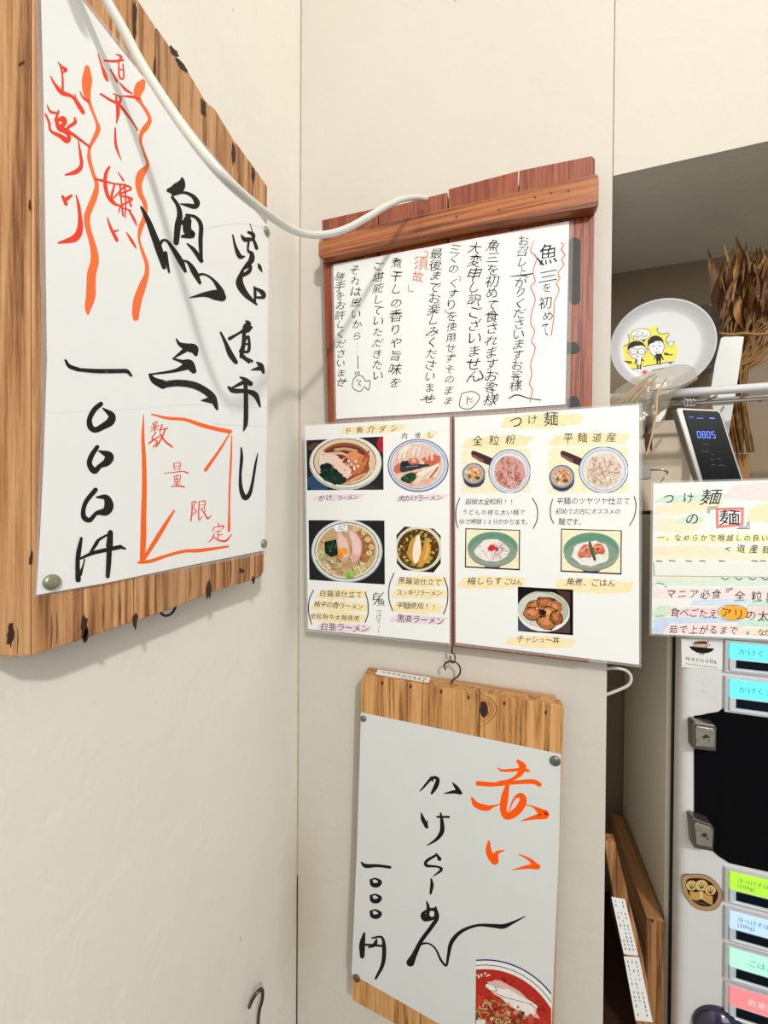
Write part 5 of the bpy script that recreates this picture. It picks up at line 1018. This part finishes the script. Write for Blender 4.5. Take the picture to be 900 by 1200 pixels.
for k in range(110):
    x0, y0 = random.uniform(842, 905), random.uniform(372, 392); x1 = x0 + random.uniform(-14, 30); y1 = y0 - random.uniform(45, 100); dep = random.uniform(-0.02, 0.022)
    if k == 0: x0, y0, x1, y1, dep = 853, 380, 846, 276, 0.01
    if k == 1: x0, y0, x1, y1 = 852, 385, 846, 305
    if k == 2: x0, y0, x1, y1 = 858, 385, 856, 300
    bend = random.uniform(-12, 12); w = random.choice((0.0016, 0.0022, 0.003, 0.0045, 0.0065)) * random.uniform(.8, 1.2)
    pp = [Vector(p) for p in spline([tuple(sS.at(x0, y0, dep)), tuple(sS.at((x0 + x1) / 2 + bend, (y0 + y1) / 2, dep + .004)), tuple(sS.at(x1, y1, dep - .004))], 8)]; n_ = len(pp)
    ang = random.uniform(-1.1, 1.1); lf = MB(); vs = []
    for i, p in enumerate(pp):
        t = (pp[min(i + 1, n_ - 1)] - pp[max(i - 1, 0)]).normalized(); tw = ang + .9 * math.sin(i * .35 + k)
        side = (Vector((math.cos(tw), math.sin(tw), 0)) - t * t.dot(Vector((math.cos(tw), math.sin(tw), 0)))).normalized(); nn = t.cross(side)
        hw = w * (max(.04, math.sin(math.pi * (i + .6) / n_)) ** 1.1); vs += [p - side * hw, p + nn * hw * .35, p + side * hw]
    lf.add(vs, [(3 * i + c, 3 * i + c + 1, 3 * i + c + 4, 3 * i + c + 3) for i in range(n_ - 1) for c in (0, 1)])
    lf.build('leaf', M['leaf'] if k % 3 else M['straw'], bd, fix=False)
m = MB(); m.tube([sS.at(x, 391.5 + .8 * math.sin(x * .2), 0.024) for x in range(842, 935, 6)], 0.0020, 8); m.build('tie', M['straw'], bd, smooth=True)
# white folded paper strip in front of the bundle
m = MB(); s6 = SY(0.0815)
m.prism([s6.at(*p) for p in [(845, 396), (853, 393), (872, 394.5), (864, 450), (852, 520), (845, 560), (838, 560), (840, 500), (832, 462), (838, 425)]], (0, 0.0012, 0))
o = m.build('paper_strip', M['wrap'], loc=s6.at(845, 555), bevel=0.0003); tag(o, 'folded white paper strip standing in front of the straw bundle', 'paper')

# small touch-screen clock device
sd = SY(0.012)
dv = base('clock_device', SY(0.02).at(852, 600), 'slanted silver device with a black screen showing 08:05 on the machine top', 'device')
body = [(792, 480), (795, 477.5), (843, 480), (846, 483), (884, 600), (830, 600)]
m = MB(); m.prism([sd.at(*p) for p in body], (0, 0.014, 0)); m.build('shell', M['silver'], dv, bevel=0.0014)
m = MB(); m.prism([sd.at(p[0], p[1], 0.0012) for p in [(800.5, 480), (841, 481.8), (844, 484.5), (881, 599), (835, 599)]], (0, 0.0010, 0)); m.build('screen', M['glass'], dv, bevel=0.0004)
dsf = SY(0.012 - 0.00135); I = Ink(dsf, 1)
em = plain('blue_digits', (84, 116, 232), 0.4, emit=((84, 116, 240), 1.1))
Zd = (750, 440, 6.0)
for k, ch in enumerate('0805'):
    x = 413 + k * 34; segs = {'0': 'abcdef', '8': 'abcdefg', '5': 'afgcd'}[ch]; w, h = 20, 44; y = 415 + k * .8
    tl, tr, ml_, mr_, bl, br = (x - 12, y - 22), (x + 8, y - 21), (x - 9, y), (x + 11, y), (x - 5, y + 22), (x + 14, y + 23)
    S_ = dict(a=(tl, tr), b=(tr, mr_), c=(mr_, br), d=(bl, br), e=(ml_, bl), f=(tl, ml_), g=(ml_, mr_))
    for s_ in segs: I.line([Zp(Zd, [p + (5.5,)])[0] for p in S_[s_]], (84, 116, 232), n=1)
I.line(Zp(Zd, [(345, 292, 4), (375, 294, 4)]), (84, 110, 200), n=1); I.line(Zp(Zd, [(400, 300, 4), (445, 302, 4)]), (84, 110, 200), n=1); I.line(Zp(Zd, [(492, 300, 8), (522, 302, 8)]), (84, 120, 240), n=1)
I.build('digits', em, dv, label='blue digits 0805')
I = Ink(dsf, 40)
for x, y, w in [(440, 485, 50), (430, 535, 50), (500, 552, 20), (495, 590, 25), (540, 585, 30), (505, 628, 25), (550, 630, 45), (468, 520, 12)]: I.line(Zp(Zd, [(x, y, 3), (x + w, y + 2, 3)]), (96, 108, 118), n=1)
I.build('screen_text', M['flat'], dv)
# cardboard box, plug, wire bracket
m = MB(); s7 = SY(0.115); m.prism([s7.at(*p) for p in [(862, 533), (878, 532), (878, 595), (862, 595)]], (0, 0.05, 0))
tag(m.build('cardboard_box', M['card'], loc=s7.at(870, 595), bevel=0.0006), 'small brown cardboard box behind the slanted device', 'box')
m = MB(); s12 = SY(0.13); m.prism([s12.at(*p) for p in [(745, 494), (826, 490), (826, 597), (745, 599)]], (0, 0.05, 0))
tag(m.build('cream_box', plain('cream_card', (206, 192, 170), 0.6, var=0.08), loc=s12.at(785, 598), bevel=0.002), 'pale cream box standing on the machine behind the slanted device', 'box')
pg = base('wall_plug', SY(0.03).at(757, 562), 'grey plug with a bent wire between the right menu and the slanted device', 'plug'); s8 = SY(0.03)
m = MB(); m.prism([s8.at(*p) for p in [(745, 546.5), (763, 546), (764, 561), (745, 562)]], (0, 0.012, 0)); m.build('plug_body', M['greyp'], pg, bevel=0.001)
m = MB(); m.tube([s8.at(763, 550.5), s8.at(777, 550.5), s8.at(783, 553.5)], 0.0012, 8); m.tube([s8.at(783, 553.5), s8.at(778, 560), s8.at(772, 568)], 0.0008, 8); m.build('wire', M['wire'], pg, smooth=True)
m = MB(); s9 = SY(0.008); cpts = [(706, 784), (722, 783), (734, 786), (739.5, 793), (737, 802), (726, 808), (708, 815)]
pp = [Vector(p) for p in spline([tuple(s9.at(*c)) for c in cpts], 5)]; m.tube(pp, 0.0018, 10)
tag(m.build('wire_bracket', M['white'], loc=pp[0], smooth=True), 'white bent wire loop at the alcove edge below the right menu', 'bracket')

# wooden boards in the gap beside the machine
zb = 0.9005
m = MB(); s10 = SY(0.022); A0, A1 = s10.at(757.5, 1074), s10.at(779.5, 1076)
bb = base('leaning_board', ((A0.x + A1.x) / 2, 0.1, zb), 'thick brown board on edge in the gap beside the ticket machine, nail hole on top', 'board', 'boards stored beside the ticket machine')
m.box(A0.x, A1.x, 0.022, 0.19, zb, A0.z); m.build('panel', M['oak_y'], bb, bevel=0.001)
m = MB(); m.box(A0.x + .0004, A1.x - .0004, 0.0214, 0.0219, zb, A0.z - .0006); m.build('edge_strip', M['oak'], bb)
I = Ink(SY(0.0213), 2); I.blob(764.5, 1079, 1.6, 2.4, (50, 26, 14)); I.build('nail_hole', M['cedar_dark'], bb)
s11 = SY(0.006)
fr = [(709, 987), (713, 985), (722, 990), (735, 1035), (752, 1120), (768, 1215), (748, 1226), (728, 1098)]
fr = [(708, 986), (721.5, 988.5), (753, 1120), (768, 1216), (746, 1216), (726, 1085)]
pb = [s11.at(*p) for p in fr]; zmin = min(p.z for p in pb)
fb = base('leaning_board', (sum(p.x for p in pb) / 6, 0.07, zb), 'thin board leaning in front in the gap, white printed labels on its edge', 'board', 'boards stored beside the ticket machine')
lowL, lowR = Vector(s11.at(750.5, 1245)), Vector(s11.at(771.5, 1245))
def todepth(p): return p
pts = [s11.at(*p) for p in [(708, 986), (721.5, 988.5), (753, 1120), (766, 1190)]]
bl = s11.at(768.5, 1215); br_x = bl.x
kz = zb + 0.001
pts += [Vector((s11.at(771, 1225).x, 0.006, kz)), Vector((s11.at(752, 1225).x, 0.006, kz)), s11.at(738, 1150), s11.at(722, 1065)]
m = MB(); m.prism(pts, (0, 0.0145, 0)); m.build('panel', M['oak'], fb, bevel=0.0006)
for i, (P, lab) in enumerate([([(716.5, 1051), (732.5, 1054), (748, 1120), (731, 1118)], 'upper'), ([(731, 1121), (749, 1122), (765, 1198), (745, 1196)], 'lower')]):
    sL = SY(0.0052); o_ = base('paper_label', sL.at((P[2][0] + P[3][0]) / 2, P[2][1]), '%s white printed label on the edge of the leaning thin board' % lab, 'label')
    m = MB(); m.prism([sL.at(*p) for p in P], (0, 0.0004, 0)); m.build('label_paper', M['paper'], o_)
    I = Ink(sL, 3)
    for r in range(13):
        for c in range(3):
            t = (r + .8) / 14.5; u = .2 + c * .27; x = (P[0][0] * (1 - u) + P[1][0] * u) * (1 - t) + (P[3][0] * (1 - u) + P[2][0] * u) * t; y = P[0][1] * (1 - t) + P[3][1] * t + u * 2
            if random.random() < .8: I.line([(x, y, 1.0), (x + .8, y + random.uniform(1.2, 3.2), 1.0)], (70, 66, 66), n=1)
    I.build('lettering', M['flat'], o_)
